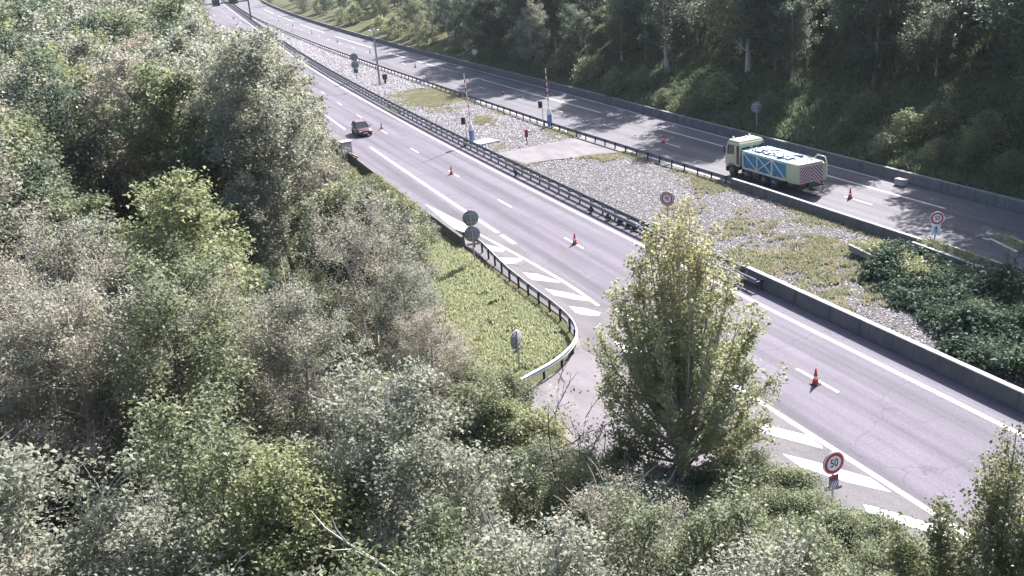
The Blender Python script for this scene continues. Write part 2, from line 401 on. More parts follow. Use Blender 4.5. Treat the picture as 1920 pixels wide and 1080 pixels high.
# ------------------------------------------------------------------ road markings (4 mm sheets)
ZP = .0285
def mark(name, polys, z=ZP, m=None, sub=True):
    b = MB()
    for p in polys: b.sheet(p, z)
    return tag(b.build(name, m or M_PAINT), kind='structure')
def lineY(f, w, y0, y1, step=3.0):
    Y = np.arange(y0, y1, step).tolist()+[y1]
    return [[(float(f(a))-w/2, a), (float(f(a))+w/2, a), (float(f(c))+w/2, c), (float(f(c))-w/2, c)] for a, c in zip(Y[:-1], Y[1:])]
DL = lambda y: offL(y)
for n in range(-2, 30):
    yc = 33.67+13*n
    mark('lane_dash', lineY(DL, .15, yc-1.5, yc+1.5, 1.5))
mark('right_edge_line', lineY(lambda y: 3.55+offL(y), .24, -30, 560))
mark('left_edge_line', lineY(lambda y: -3.5+offL(y), .24, 0, 39)+lineY(lambda y: -3.5+offL(y), .34, 39.5, 47))
mark('left_edge_line', lineY(lambda y: -3.5+offL(y), .30, 62, 64.6)+lineY(lambda y: -3.5+offL(y), .30, 65.3, 104)+lineY(lambda y: -3.5+offL(y), .24, 117, 156)+lineY(lambda y: -3.5+offL(y), .24, 169, 208))
def stroke(pts, w):
    out = []
    P = [np.array(at(*q)) for q in pts]
    for a, c in zip(P[:-1], P[1:]):
        d = c-a; d /= np.linalg.norm(d); n = np.array([-d[1], d[0]])*w/2
        out.append([tuple(a+n), tuple(c+n), tuple(c-n), tuple(a-n)])
    return out
mark('gore_line', stroke([(893, 437), (940, 462), (978, 483), (1015, 504), (1051, 525), (1085, 547), (1122, 574)], .20), ZP+.004)
bars = [[(797, 383), (872, 420), (886, 446), (872, 445), (830, 412)], [(898, 456), (947, 468), (944, 473), (913, 470)], [(934, 484), (981, 485), (975, 494), (950, 495)],
        [(980, 512), (1007, 514), (1051, 529), (1049, 531), (997, 525)], [(1022, 542), (1067, 550), (1111, 563), (1113, 566), (1076, 562), (1038, 554)],
        [(1067, 575), (1099, 579), (1126, 587), (1123, 593), (1092, 591), (1078, 586)], [(1150, 640), (1240, 668), (1330, 708), (1340, 716), (1250, 693), (1170, 662)],
        [(1360, 766), (1424, 795), (1513, 817), (1542, 838), (1542, 842), (1424, 811), (1360, 786)][1:6], [(1467, 852), (1521, 865), (1631, 897), (1671, 924), (1588, 905), (1502, 877)],
        [(1619, 947), (1642, 952), (1752, 985), (1800, 1015), (1742, 999), (1650, 972), (1625, 960)]]
for q in bars: mark('hatching_bar', [[at(*p) for p in q]], ZP+.002)
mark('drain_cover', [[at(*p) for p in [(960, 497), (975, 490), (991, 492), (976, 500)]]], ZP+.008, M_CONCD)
# right carriageway
for n in range(-1, 26):
    yc = 56.1+13*n
    mark('lane_dash', lineY(lambda y: 21.75-.25*min(1, max(0, (y-60)/40))+offR(y), .13, yc-1.5, yc+1.5, 1.5))
for n in range(-1, 7):
    y0 = 50.8+52*n
    mark('shoulder_line', lineY(lambda y: 24.85-.4*min(1, max(0, (y-80)/40))+offR(y), .20, max(20, y0), y0+39))
mark('right_edge_line', lineY(lambda y: wallX(y)-.55, .15, 60, 420))
mark('median_edge_line', lineY(lambda y: rrailX(y)+.75, .15, 20, 420))
mark('road_seam', lineY(lambda y: 3.86+offL(y), .035, -20, 180), .026, M_SEAM)
mark('road_seam', lineY(lambda y: wallX(y)-.95, .04, 60, 200), .026, M_SEAM)
# small loop marking by the right wall and an expansion joint strip
mark('road_joint', [[at(*p) for p in [(1154, 207), (1162, 205), (1174, 209), (1166, 212)]]], ZP, M_CONC)
# ------------------------------------------------------------------ walls
def wall_obj(path, w, h, m, label, z=0.0, cap=None, group=None):
    b = MB()
    b.sweep([(x, y, z) for x, y in path], [(-w*.5, -.1), (w*.5, -.1), (w*.5, .12), (w*.30, h-.05), (w*.26, h), (-w*.26, h), (-w*.30, h-.05), (-w*.5, .12)])
    o = empty('barrier_wall', (0, 0, 0)); tag(o, label, 'wall', group)
    b.build('wall_body', m, o)
    if cap:
        c = MB(); c.sweep([(x, y, z+h+.002) for x, y in path], [(-w*.30, 0), (w*.30, 0), (w*.30, .06), (-w*.30, .06)]); c.build('coping', cap, o)
    j = MB()
    for k in range(1, len(path)-1, 2):      # joints between the cast lengths
        x, y = path[k]; j.box((x, y, z+h*.5), (w*.9, .03, h*.86))
    return o
Yw = np.arange(-10, 47.1, 3.0)
wall_obj([(5.30, float(y)) for y in Yw], .5, .82, M_CONCD, 'long grey concrete barrier wall between the near road and the ivy, lower right', cap=M_CONCL)  # body darkened: shade on its road face is put into the concrete colour
Yw = np.arange(15, 470, 5.0)
wall_obj([(wallX(y)+.25, float(y)) for y in Yw], .5, .78, M_CONCW, 'long weathered concrete barrier wall along the shaded far road below the wooded bank', cap=M_CONC)
Yw = np.arange(20, 66.5, 3.0)
wall_obj([(rrailX(y)-.1, float(y)) for y in Yw], .4, .74, M_CONCD, 'low grey concrete parapet beside the truck, between gravel median and far road', cap=M_CONCL)  # dark body colour carries the shade of the median-side face
Yw = np.arange(63.6, 175, 3.0)
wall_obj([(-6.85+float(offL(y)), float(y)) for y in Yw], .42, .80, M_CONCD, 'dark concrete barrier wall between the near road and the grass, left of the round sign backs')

# ------------------------------------------------------------------ guard rails
W_PROF = [(0, -.155), (.06, -.12), (.08, -.075), (.02, -.02), (.02, .02), (.08, .075), (.06, .12), (0, .155), (-.012, .155), (.045, .115), (.06, .075), (0, .02), (0, -.02), (.06, -.075), (.045, -.115), (-.012, -.155)]
def post_mesh(h=.74, spacer=0.0, m=M_DKPOST):
    b = MB()
    b.box((0, 0, h/2-.1), (.12, .006, h+.2)); b.box((-.057, 0, h/2-.1), (.006, .06, h+.2)); b.box((.057, 0, h/2-.1), (.006, .06, h+.2))
    if spacer: b.box((0, 0, h-.15), (spacer*2, .075, .11))
    return b.mesh('post', m)
def rail(path, label, double=0.0, step=2.0, zc=.60, m_rail=None, m_post=None, single_side=1, cap_posts=100, first=0.0, h_post=.70):
    """path: dense list of (x,y) from near to far"""
    root = empty('guard_rail', (path[0][0], path[0][1], 0)); tag(root, label, 'guard rail')
    ox, oy = path[0]
    P = [(x-ox, y-oy, zc) for x, y in path]
    b = MB()
    if double:
        # two w-beams back to back, held apart by the spacers
        pr = [(double+o_, u) for o_, u in W_PROF]; pl = [(-double-o_, u) for o_, u in W_PROF]
        b.sweep(P, pr, smooth=False); b.build('beam', m_rail, root)
        b = MB(); b.sweep(P, list(reversed(pl)), smooth=False); b.build('beam', m_rail, root)
    else:
        b.sweep(P, [(single_side*(.075+o_), u) for o_, u in W_PROF] if single_side > 0 else list(reversed([(-(.075+o_), u) for o_, u in W_PROF])))
        b.build('beam', m_rail, root)
    pm = post_mesh(h_post, double if double else .06, m_post)
    Lc = 0; nxt = first; cnt = 0; rest = MB()
    for k in range(len(path)-1):
        a = np.array(path[k]); c = np.array(path[k+1]); d = c-a; L = np.linalg.norm(d)
        if L < 1e-6: continue
        while nxt <= Lc+L:
            q = a+d*(nxt-Lc)/L; rz = math.atan2(d[1], d[0])-math.pi/2
            if cnt < cap_posts:
                o = bpy.data.objects.new('post', pm); COL.objects.link(o); o.parent = root; o.location = (q[0]-ox, q[1]-oy, 0); o.rotation_euler = (0, 0, rz)
            else:
                rest.box((q[0]-ox, q[1]-oy, h_post/2), (.12, .08, h_post), rz=rz)
                if double: rest.box((q[0]-ox, q[1]-oy, h_post-.15), (double*2, .075, .11), rz=rz)
            cnt += 1; nxt += step
        Lc += L
    if cnt > cap_posts: tag(rest.build('far_posts', m_post, root), kind='stuff')
    return root
Y = np.arange(44.8, 520, 2.0)
rail([(4.95+float(offL(y)), float(y)) for y in Y], 'long double sided steel guard rail between the near road and the gravel median', double=.34, m_rail=M_RAIL, m_post=M_DKPOST, step=2.0)
Y = np.arange(60, 520, 2.0)
rail([(rrailX(y)-.05, float(y)) for y in Y], 'long dark steel guard rail on posts between the gravel median and the far road', m_rail=M_RAIL, m_post=M_DKPOST, single_side=1, step=2.0, zc=.62, h_post=.72)
def smooth(P, k=3):
    P = np.array(P, float)
    for _ in range(k):
        Q = [P[0]]
        for a, c in zip(P[:-1], P[1:]): Q += [a*.75+c*.25, a*.25+c*.75]
        Q.append(P[-1]); P = np.array(Q)
    return [tuple(p) for p in P]
gp = smooth([(-6.80, 66.5)]+GUARD+g2[:2], 3)
rail(list(reversed(gp)), 'curved steel guard rail bending around the grass triangle at the exit', m_rail=M_RAILN, m_post=M_DKPOST, single_side=1, step=1.6, zc=.60, h_post=.70)
# second rail pieces beside the start of the near wall
Y = np.arange(46.0, 53.5, .5)
rl = rail([(4.45, float(y)) for y in Y], 'short pale guard rail end piece lapping the concrete wall right of the tall tree', m_rail=M_RAILN, m_post=M_STEEL, single_side=-1, step=2.0, zc=.58)
b = MB(); b.tube([(0, .1, .58), (.10, -.35, .55), (.35, -.45, .45), (.55, -.1, .35)], [.075]*4, 8); b.build('end_loop', M_RAILN, rl)
# dark cable boxes fixed in the near rail
for k, (xx, yy) in enumerate([(1108, 392), (1140, 406), (1163, 413), (1179, 420), (1190, 425), (1213, 438), (1223, 443), (872, 268), (968, 323)]):
    X, Yy = at(xx, yy, .3); b = MB(); b.box((0, 0, .22), (.30, .42, .30), bev=.05); b.box((.05, .05, .42), (.16, .2, .12), bev=.03); b.tube([(-.1, -.2, .3), (-.2, -.3, .1), (-.15, -.45, 0)], .03, 6)
    o = b.build('cable_box', M_BLACK); o.location = (X, Yy, .02); o.rotation_euler[2] = .3*k
    lab = ['black cable box in the near guard rail, %s from the ninety sign going left' % w for w in ('seventh', 'sixth', 'fifth', 'fourth', 'third', 'second', 'first')]+['black cable box in the near guard rail below the blue barrier cabinet', 'small black cable box in the near guard rail beside the median crossing']
    tag(o, lab[k], 'cable box', 'cable boxes in the guard rail')

# ------------------------------------------------------------------ traffic cones
def make_cone():
    root = empty('traffic_cone')
    b = MB(); b.box((0, 0, .02), (.40, .40, .04), bev=.015); b.build('base', M_CONEB, root)
    b = MB(); b.lathe((0, 0, 0), [(.165, .04), (.15, .07), (.118, .26), (.072, .52), (.035, .74), (.028, .79), (.012, .80)], 20)
    body = b.build('cone_body', M_CONE, root)
    b = MB(); b.lathe((0, 0, 0), [(.1205, .265), (.096, .40), (.094, .41)], 20); b.build('reflective_band', M_WHITE, root)
    return root
cone0 = make_cone()
cones = [(at(1529, 721), 'orange traffic cone on the lane dash nearest the camera'), (at(1078, 458), 'orange traffic cone on the lane dash below the steel guard rail, second nearest'),
         ((.02, 85.6), 'traffic cone on the near road left of the median crossing'), ((1.0, 113.6), 'traffic cone beside the red car'),
         ((21.7, 56.9), 'traffic cone in the shade just behind the truck'), ((21.55, 83.6), 'traffic cone in the shade ahead of the truck'),
         ((21.4, 125.5), 'traffic cone on the far road, right of the lamp pole'), ((21.5, 166), 'traffic cone on the far road, at the round red sign'), ((21.9, 198), 'traffic cone on the far road just left of the lamp pole'),
         ((22.4, 229), 'fourth traffic cone from the top of the far road'), ((23.1, 261), 'third traffic cone from the top of the far road'), ((24.2, 293), 'second traffic cone from the top of the far road'), ((25.6, 325), 'farthest traffic cone at the top of the far road')]
for k, ((x, y), lab) in enumerate(cones):
    o = cone0 if k == 0 else copy_tree(cone0)
    o.location = (x, y, .034); o.rotation_euler[2] = .3+k; tag(o, lab, 'traffic cone', 'traffic cones along the lanes')

# ------------------------------------------------------------------ signs
def text_mesh(s, size, m, depth=.002):
    c = bpy.data.curves.new('digits', 'FONT'); c.body = s; c.size = size; c.align_x = 'CENTER'; c.align_y = 'CENTER'; c.extrude = depth; c.offset = size*.018
    o = bpy.data.objects.new('tmp', c); COL.objects.link(o)
    dg = bpy.context.evaluated_depsgraph_get(); me = bpy.data.meshes.new_from_object(o.evaluated_get(dg))
    bpy.data.objects.remove(o); me.materials.clear(); me.materials.append(m); return me
RX = Matrix.Rotation(math.pi/2, 3, 'X')      # local z -> -y : a disc facing -y
def disc(r0, th, m, name, root, z, y=0.0, r_in=0.0, n=40):
    b = MB()
    b.lathe((0, y, z), [(r0, -th/2), (r0, th/2)], n, M=RX, smooth=False); return b.build(name, m, root)
def speed_sign(x, y, z0, zc, r0, txt, face, label, ring_out=True, plate=None, m_out=None, tilt=0.0):
    """face: heading the front looks to, as a rotation of -y"""
    root = empty('speed_limit_sign', (x, y, z0), face); tag(root, label, 'road sign')
    root.rotation_euler[1] = tilt
    b = MB(); b.box((0, .05, (zc+r0*.6)/2-.1), (.08, .04, zc+r0*.6+.2), bev=.008); b.build('post', M_STEEL, root)
    disc(r0, .03, M_SIGNBACK, 'backing', root, zc)
    if m_out: disc(r0*.995, .006, m_out, 'outer_ring', root, zc, -.019); rr = r0*.84
    else: disc(r0*.99, .006, M_WHITE, 'outer_ring', root, zc, -.019); rr = r0*.95
    if m_out: disc(r0*.86, .006, M_WHITE, 'white_ring', root, zc, -.023)
    disc(rr*.93, .006, M_RED, 'red_ring', root, zc, -.027)
    disc(rr*.66, .006, M_WHITE, 'face', root, zc, -.031)
    if txt:
        me = text_mesh(txt, rr*.92, M_INK); o = bpy.data.objects.new('digits', me); COL.objects.link(o); o.parent = root
        o.location = (0, -.0375, zc); o.rotation_euler = (math.pi/2, 0, 0); o.scale = (.86, 1.12, 1)
    return root
def facing(x, y, tx, ty): return math.atan2(ty-y, tx-x)+math.pi/2
f50 = speed_sign(-6.45, 24.7, 0, 2.08, .46, '50', R(-2), 'round white 50 speed limit sign with red ring above the bushes, lower right', tilt=R(-2))
b = MB(); b.box((0, -.01, 1.28), (.42, .02, .62), bev=.008); b.build('plate', M_SIGNBACK, f50)
b = MB(); b.box((0, -.024, 1.47), (.34, .006, .20)); b.build('plate_mark', M_DRED, f50)
b = MB()
for q in (-1, 0, 1): b.box((q*.1, -.024, 1.17), (.035, .006, .30), M=Matrix.Rotation(.5, 3, 'Y'))
b.build('plate_stripes', M_WHITE, f50)
b = MB(); b.box((-.26, .02, 1.08), (.22, .02, .2), bev=.005); b.build('side_marker', M_SIGNBACK, f50)
b = MB(); b.box((.26, .02, .98), (.24, .02, .14), bev=.005); b.build('side_marker', M_SIGNBACK, f50)
speed_sign(6.75, 58.2, 0.1, 2.25, .52, '90', R(-52), 'round 90 speed limit sign with dark outer ring on the gravel behind the tall tree', m_out=M_INK)
fx_, fy_ = at(1753, 447, .9)
fr = speed_sign(fx_, fy_, .9, 1.30, .42, '50', R(-28), 'round 50 speed limit sign above the planted concrete trough, right', tilt=R(2))
b = MB(); b.box((0, 0, .56), (.52, .03, .62), bev=.01); b.build('plate', M_WHITE, fr)
b = MB(); b.box((.0, -.02, .72), (.10, .006, .12)); b.box((-.05, -.02, .50), (.05, .006, .28)); b.box((.06, -.02, .50), (.05, .006, .28)); b.box((0, -.02, .62), (.14, .006, .06)); b.build('pictogram', M_INK, fr)
s_ = speed_sign(15.9, 141, 0, 1.95, .50, '', R(-40), 'small round red ringed sign behind the far guard rail, right of the lamp pole')
b = MB(); b.box((-.06, -.038, 1.95), (.1, .004, .22)); b.box((.1, -.038, 1.92), (.08, .004, .16)); b.build('mark', M_INK, s_)
sf = empty('speed_limit_sign', (30.0, 159.0, 1.0), R(-30)); tag(sf, 'pale grey round sign at the foot of the wooded bank, beyond the far road', 'road sign')
b = MB(); b.box((0, .04, .5), (.1, .04, 1.4)); b.build('post', M_STEEL, sf)
disc(.52, .03, M_SIGNBACK, 'backing', sf, 1.2); disc(.50, .006, M_STEEL, 'outer_ring', sf, 1.2, -.02); disc(.36, .006, M_WHITE, 'face', sf, 1.2, -.026)
b = MB(); b.box((0, -.031, 1.2), (.14, .004, .18)); b.build('mark', M_INK, sf)
def sign_backs(x, y, rz, discs, label, m, plates=(), tilt=0.0, front=False, h=None):
    root = empty('round_sign', (x, y, 0), rz); tag(root, label, 'road sign'); root.rotation_euler[1] = tilt
    top = max(z+r_ for z, r_ in discs)
    b = MB(); b.tube([(0, -.05, -.1), (0, -.05, h or top)], .045, 10); b.build('post', M_STEEL, root)
    for z, r_ in discs:
        d = disc(r_, .03, m, 'disc', root, z, .0)
        for q in (-.55, .55):
            b = MB(); b.box((0, -.03, z+q*r_), (1.5*r_, .03, .05)); b.build('bracket', M_STEEL, d)
        b = MB(); b.lathe((0, .0, z), [(r_+.012, -.022), (r_+.018, 0), (r_+.012, .022)], 40, M=RX); b.build('rim', M_SIGNBACK, d)
    for z, w, hh in plates:
        b = MB(); b.box((0, .0, z), (w, .02, hh), bev=.006); b.build('plate', m, root)
    return root
sign_backs(-7.3, 59.9, R(-14), [(3.12, .53), (2.02, .53)], 'two grey round sign backs stacked on one post in the grass', M_SIGNBACK, [(1.30, .85, .14)], h=3.7)
sign_backs(-11.45, 42.5, R(36), [(1.62, .48)], 'single grey round sign back seen nearly edge on, low in the grass', M_SIGNBACK, [(1.02, .72, .16)])
sign_backs(9.3, 158.5, R(-14), [(3.85, .60), (2.60, .60)], 'pair of dark blue round signs on a post, left of the lamp pole', M_SIGNBLUE, [(1.65, .70, .65)], h=4.3)
gs = sign_backs(30.3, 79.5, R(-20), [(2.3, .52)], 'dim grey round sign back on the shaded bank above the truck cab', M_SIGNBACK, [])
gs.location = (29.2, 79.0, .7)

# ------------------------------------------------------------------ lamp pole, barriers, hydrant sign, gantry, boxes
lp = empty('lamp_pole', (11.2, 151.6, 0)); tag(lp, 'tall slim grey pole with two white floodlights on the gravel median', 'lamp pole')
b = MB(); b.tube([(0, 0, -.1), (0, 0, .5), (0, 0, 8.2)], [.19, .17, .11], 12); b.build('pole', M_STEEL, lp)
for q in (-1, 1):
    b = MB(); b.tube([(0, 0, 8.05), (q*.55, -.05*q, 8.2)], .04, 8); a_ = b.build('arm', M_STEEL, lp)
    b = MB(); b.lathe((q*.68, -.15, 8.15), [(.10, .12), (.17, .02), (.19, -.12), (.05, -.16)], 14, M=Matrix.Rotation(-.8, 3, 'X')); b.build('floodlight', M_WHITE, a_)
ca = empty('control_cabinet', (11.9, 150.8, 0)); tag(ca, 'black control box on a leg at the foot of the lamp pole', 'cabinet')
b = MB(); b.box((0, 0, .35), (.28, .22, .8), bev=.02); b.box((0, 0, .05), (.55, .45, .1), bev=.02); b.build('leg', M_BLACK, ca)
b = MB(); b.box((0, 0, 1.15), (.65, .45, .85), bev=.04); bb = b.build('box', M_BLACK, ca)
b = MB(); b.box((0, -.235, 1.15), (.5, .02, .65), bev=.006); b.build('door', M_DKPOST, bb)
def lift_gate(x, y, h, rz, label, lean=0.0, slab=False):
    root = empty('lift_barrier', (x, y, .06), rz); tag(root, label, 'barrier gate')
    b = MB(); b.box((0, 0, .72), (.42, .38, 1.25), bev=.06); cab = b.build('cabinet', M_BLUE, root)
    b = MB(); b.box((0, -.20, .70), (.30, .02, .9), bev=.008); b.build('door', M_BLUE, cab)
    b = MB(); b.lathe((0, 0, 0), [(.25, 1.345), (.27, 1.42), (.24, 1.66), (.13, 1.95), (.08, 2.2)], 14); b.build('head', M_WHITE, root)
    b = MB(); top = h
    b.tube([(0, 0, 2.1), (lean*.35, 0, 3.4), (lean, 0, top)], [.07, .06, .045], 8); arm = b.build('boom', M_WHITE, root)
    b = MB()
    for k in range(5):
        z = 2.9+k*(h-3.4)/4.5; t = (z-2.1)/(h-2.1); b.tube([(lean*t, 0, z), (lean*(t+.05), 0, z+.32)], .071, 8)
    b.build('red_bands', M_RED, arm)
    b = MB(); b.box((0, -.05, .02), (.9, .8, .12), bev=.02); b.build('footing', M_CONCL, root)
    return root
lift_gate(6.55, 97.6, 7.3, R(15), 'raised lift barrier with blue cabinet beside the near guard rail', -.25)
lift_gate(16.55, 99.6, 6.4, R(15), 'raised lift barrier with white boom beside the far guard rail', -.1)
b = MB(); b.box((0, 0, .0), (2.4, 2.2, .22), bev=.05); o = b.build('concrete_slab', M_CONCL); o.location = (7.55, 96.6, .16); o.rotation_euler[2] = .2; tag(o, 'white concrete slab at the foot of the raised lift barrier with blue cabinet', 'slab')
def signal(x, y, h, label, bracket=0.0):
    root = empty('signal_light', (x, y, .05)); tag(root, label, 'signal light')
    b = MB(); b.tube([(0, 0, -.1), (0, 0, h)], .045, 8); b.build('post', M_STEEL, root)
    b = MB(); b.box((-.28, -.05, h-.35), (.34, .30, .75), bev=.03); hd = b.build('signal_head', M_BLACK, root)
    b = MB()
    for q in (.17, -.17): b.tube([(-.28, -.20, h-.35+q), (-.28, -.32, h-.36+q)], .09, 10)
    b.build('hood', M_BLACK, hd)
    b = MB(); b.tube([(0, 0, h-.3), (-.15, -.03, h-.3)], .03, 6); b.build('bracket', M_STEEL, root)
signal(5.85, 97.2, 2.9, 'black signal head on a thin post left of the blue barrier cabinet')
signal(15.9, 99.9, 2.9, 'black signal head on a thin post left of the far lift barrier')
hy = empty('marker_post', (10.65, 92.4, .12), R(-20)); tag(hy, 'dark red marker panel on a short post at the edge of the median crossing', 'marker post')
b = MB(); b.tube([(0, 0, -.1), (0, 0, .8)], .05, 8); b.build('post', M_DKPOST, hy)
b = MB(); b.box((0, 0, 1.12), (.34, .16, .78), bev=.03); pn = b.build('panel', M_DRED, hy)
b = MB(); b.box((0, -.086, 1.35), (.24, .01, .18)); b.build('stripe', M_RED, pn)
ga = empty('sign_gantry', (0, 335, 0)); tag(ga, 'dark steel portal gantry across the road at the top of the photo', 'gantry')
b = MB(); b.box((18.7, 0, 3.3), (.42, .42, 6.7), bev=.04); b.build('leg', M_DKPOST, ga)
b = MB(); b.box((-3.0, 0, 3.3), (.42, .42, 6.7), bev=.04); b.build('leg', M_DKPOST, ga)
b = MB(); b.box((7.85, 0, 6.55), (22.1, .45, .42), bev=.04); b.build('crossbeam', M_DKPOST, ga)
for X, w, hh in ((14.0, 2.9, 1.8), (8.6, 2.4, 2.2)):
    b = MB(); b.box((X, -.35, 6.8), (w, .3, hh), bev=.05); pn = b.build('sign_box', M_SIGNBACK, ga)
    b = MB(); b.box((X, -.52, 6.8), (w*.86, .04, hh*.8), bev=.01); b.build('panel', M_BLACK, pn)
b = MB(); b.box((0, 0, .22), (.45, .95, .44), bev=.05); bx = b.build('salt_box', M_CONCL)
b = MB(); b.box((0, 0, .47), (.50, 1.0, .07), bev=.02); b.build('lid', M_CONCL, bx)
bx.location = (27.0, 57.4, .02); bx.rotation_euler[2] = R(4); tag(bx, 'small pale box standing against the far concrete wall, right of the truck', 'box')
cb = empty('steel_cabinet', (-6.6, 99.3, 0), R(8)); tag(cb, 'tall pale grey roadside cabinet with sunlit top, half hidden by trees near the red car', 'cabinet')
b = MB(); b.box((0, 0, .95), (1.05, .8, 1.9), bev=.05); cbb = b.build('body', M_CONCL, cb)
b = MB(); b.box((0, 0, 1.97), (1.2, .95, .1), bev=.03); b.build('roof', M_WHITE, cb)  # sunlit top plane, its brightness put into the white roof colour
b = MB(); b.box((-.24, -.41, .95), (.44, .02, 1.6), bev=.006); b.box((.24, -.41, .95), (.44, .02, 1.6), bev=.006); b.build('door', M_STEEL, cbb)
rw = empty('striped_board', (-6.5, 96.6, .86), R(96)); tag(rw, 'low red and white board on the wall top beside the pale cabinet', 'board')
b = MB(); b.box((0, 0, .1), (2.6, .05, .22), bev=.01); bd = b.build('board', M_WHITE, rw)
b = MB()
for k in range(4): b.box((-1.0+k*.65, 0, .1), (.3, .058, .215))
b.build('red_stripes', M_RED, bd)

# ------------------------------------------------------------------ vehicles
M_CREAM = simple('cream_paint', (.47, .46, .31), .38, 0, .06, 2, .5, wear=(.48, .46, .33))
M_TAIL = simple('tail_white', (.50, .47, .49), .5, 0, .1, 4)
M_CREAMW = simple('pale_roof_paint', (.62, .61, .47), .35, 0, .05, 2)
M_TBLUE = simple('body_blue', (.028, .19, .36), .45, 0, .2, 2.5, .5, wear=(.08, .28, .44))
M_TARP = simple('white_tarp', (.30, .40, .44), .6, 0, .12, 2.2)
M_TARPC = simple('cyan_edge', (.24, .50, .58), .5, 0, .1, 3)
M_GLASS = simple('dark_glass', (.02, .028, .035), .12, 0, .2, 3, .8)
M_TYRE = simple('tyre_rubber', (.028, .027, .03), .85, 0, .2, 8)
M_CHAS = simple('chassis_black', (.045, .045, .055), .7, .1, .3, 4)
M_RIM = simple('wheel_rim', (.10, .095, .10), .5, .4, .2, 6)
M_CARRED = simple('car_red', (.085, .03, .035), .3, .1, .08, 3, .6)
M_LAMP = simple('headlamp', (.75, .75, .78), .15, .2, .05, 4, .8)
def wheel(parent, x, y, r_, w, side):
    b = MB(); My = Matrix.Rotation(math.pi/2, 3, 'Y')
    b.lathe((x, y, r_), [(r_*.62, -w/2), (r_*.9, -w/2), (r_, -w*.36), (r_, w*.36), (r_*.9, w/2), (r_*.62, w/2)], 22, M=My)
    t = b.build('wheel', M_TYRE, parent)
    b = MB(); o_ = side*(w/2)
    b.lathe((x+o_, y, r_), [(r_*.60, -.02), (r_*.60, .012), (r_*.5, -.0), (r_*.3, .01), (r_*.26, .05*side), (r_*.12, .06*side)], 18, M=My)
    b.build('rim', M_RIM, t)
# --- the salt truck, pointing away (+y) ; local origin at its rear left ground corner
tr = empty('road_truck', (20.15, 59.45, .03), R(.8)); tag(tr, 'cream truck with blue lattice sided body and striped tail on the far road', 'truck')
HW = 1.22
for y, rr in ((8.55, .50), (6.55, .50), (4.25, .50), (2.95, .50)):
    for sd in (-1, 1): wheel(tr, sd*(HW-.20), y, rr, .32 if y > 5 else .40, sd)
b = MB()
for sd in (-1, 1): b.box((sd*.42, 4.9, .86), (.10, 9.0, .24), 0)
b.box((0, .35, .62), (2.2, .16, .16)); b.box((0, 9.35, .55), (2.36, .25, .42), bev=.06)
for y in (8.55, 6.55, 4.25, 2.95): b.box((0, y, .55), (1.7, .16, .16))
b.build('chassis', M_CHAS, tr)
b = MB(); b.lathe((-HW+.35, 5.45, .74), [(.24, -.42), (.27, -.38), (.27, .38), (.24, .42)], 14, M=Matrix.Rotation(math.pi/2, 3, 'X')); b.box((-HW+.33, 5.4, .42), (.5, .9, .05)); b.build('fuel_tank', M_RIM, tr)
for y in (8.55, 6.55, 4.25, 2.95):
    for sd in (-1, 1):
        b = MB(); pts = [(sd*(HW-.20), y+.66*math.cos(a), .52+.62*math.sin(a)) for a in np.linspace(.15, math.pi-.15, 9)]
        vs = []; 
        for p in pts: vs += [(p[0]-.21, p[1], p[2]), (p[0]+.21, p[1], p[2]), (p[0]+.21, p[1], p[2]+.035), (p[0]-.21, p[1], p[2]+.035)]
        b.add(vs, [(4*k+q, 4*k+(q+1) % 4, 4*k+4+(q+1) % 4, 4*k+4+q) for k in range(8) for q in range(4)]); b.build('mudguard', M_CHAS, tr)
# cab
cz0, cz1 = 1.02, 3.02
prof = [(7.55, cz0), (7.50, cz1-.12), (7.62, cz1), (9.05, cz1-.03), (9.25, cz1-.28), (9.48, 1.95), (9.52, 1.10), (9.45, .78), (9.1, .78), (8.95, 1.02)]
b = MB(); vs = [(-1.17, y, z) for y, z in prof]+[(1.17, y, z) for y, z in prof]; n = len(prof)
b.add(vs, [tuple(range(n)), tuple(reversed(range(n, 2*n)))]+[((k+1) % n, k, n+k, n+(k+1) % n) for k in range(n)]); cabo = b.build('cab', M_CREAM, tr)
b = MB(); b.box((0, 8.35, cz1+.035), (2.28, 1.42, .09), bev=.04); b.build('roof', M_CREAMW, cabo)
b = MB(); b.add([(-1.02, 9.492, 1.98), (1.02, 9.492, 1.98), (.98, 9.272, 2.74), (-.98, 9.272, 2.74)], [(0, 1, 2, 3)]); b.build('windscreen', M_GLASS, cabo)
for sd in (-1, 1):
    X = sd*1.176
    b = MB(); b.add([(X, 8.28, 1.95), (X, 9.28, 1.83), (X, 9.12, 2.68), (X, 8.28, 2.72)], [(0, 1, 2, 3) if sd > 0 else (3, 2, 1, 0)]); b.build('side_window', M_GLASS, cabo)
    b = MB(); b.box((sd*1.172, 7.78, 1.95), (.01, .34, 1.55)); b.build('dark_side_panel', M_BLACK, cabo)
    b = MB(); b.box((sd*1.34, 9.42, 2.25), (.10, .14, .62), bev=.03); b.tube([(sd*1.15, 9.3, 2.5), (sd*1.34, 9.4, 2.5)], .02, 6); b.build('mirror', M_BLACK, cabo)
    b = MB(); b.box((sd*1.178, 8.32, 1.72), (.02, .16, .05)); b.build('handle', M_BLACK, cabo)
    b = MB(); b.box((sd*.92, 9.53, .95), (.36, .04, .20), bev=.015); b.build('headlight', M_LAMP, cabo)
for sd in (-.8, .15, .8):
    b = MB(); b.lathe((sd, 8.9 if abs(sd) > .5 else 8.5, cz1+.08), [(.10, 0), (.10, .08), (.075, .18), (.03, .22)], 12); b.build('beacon', M_LAMP, cabo)
b = MB()
for sd in (-.55, .55): b.box((sd, 7.495, 2.35), (.8, .012, .5))
b.build('rear_window', M_GLASS, cabo)
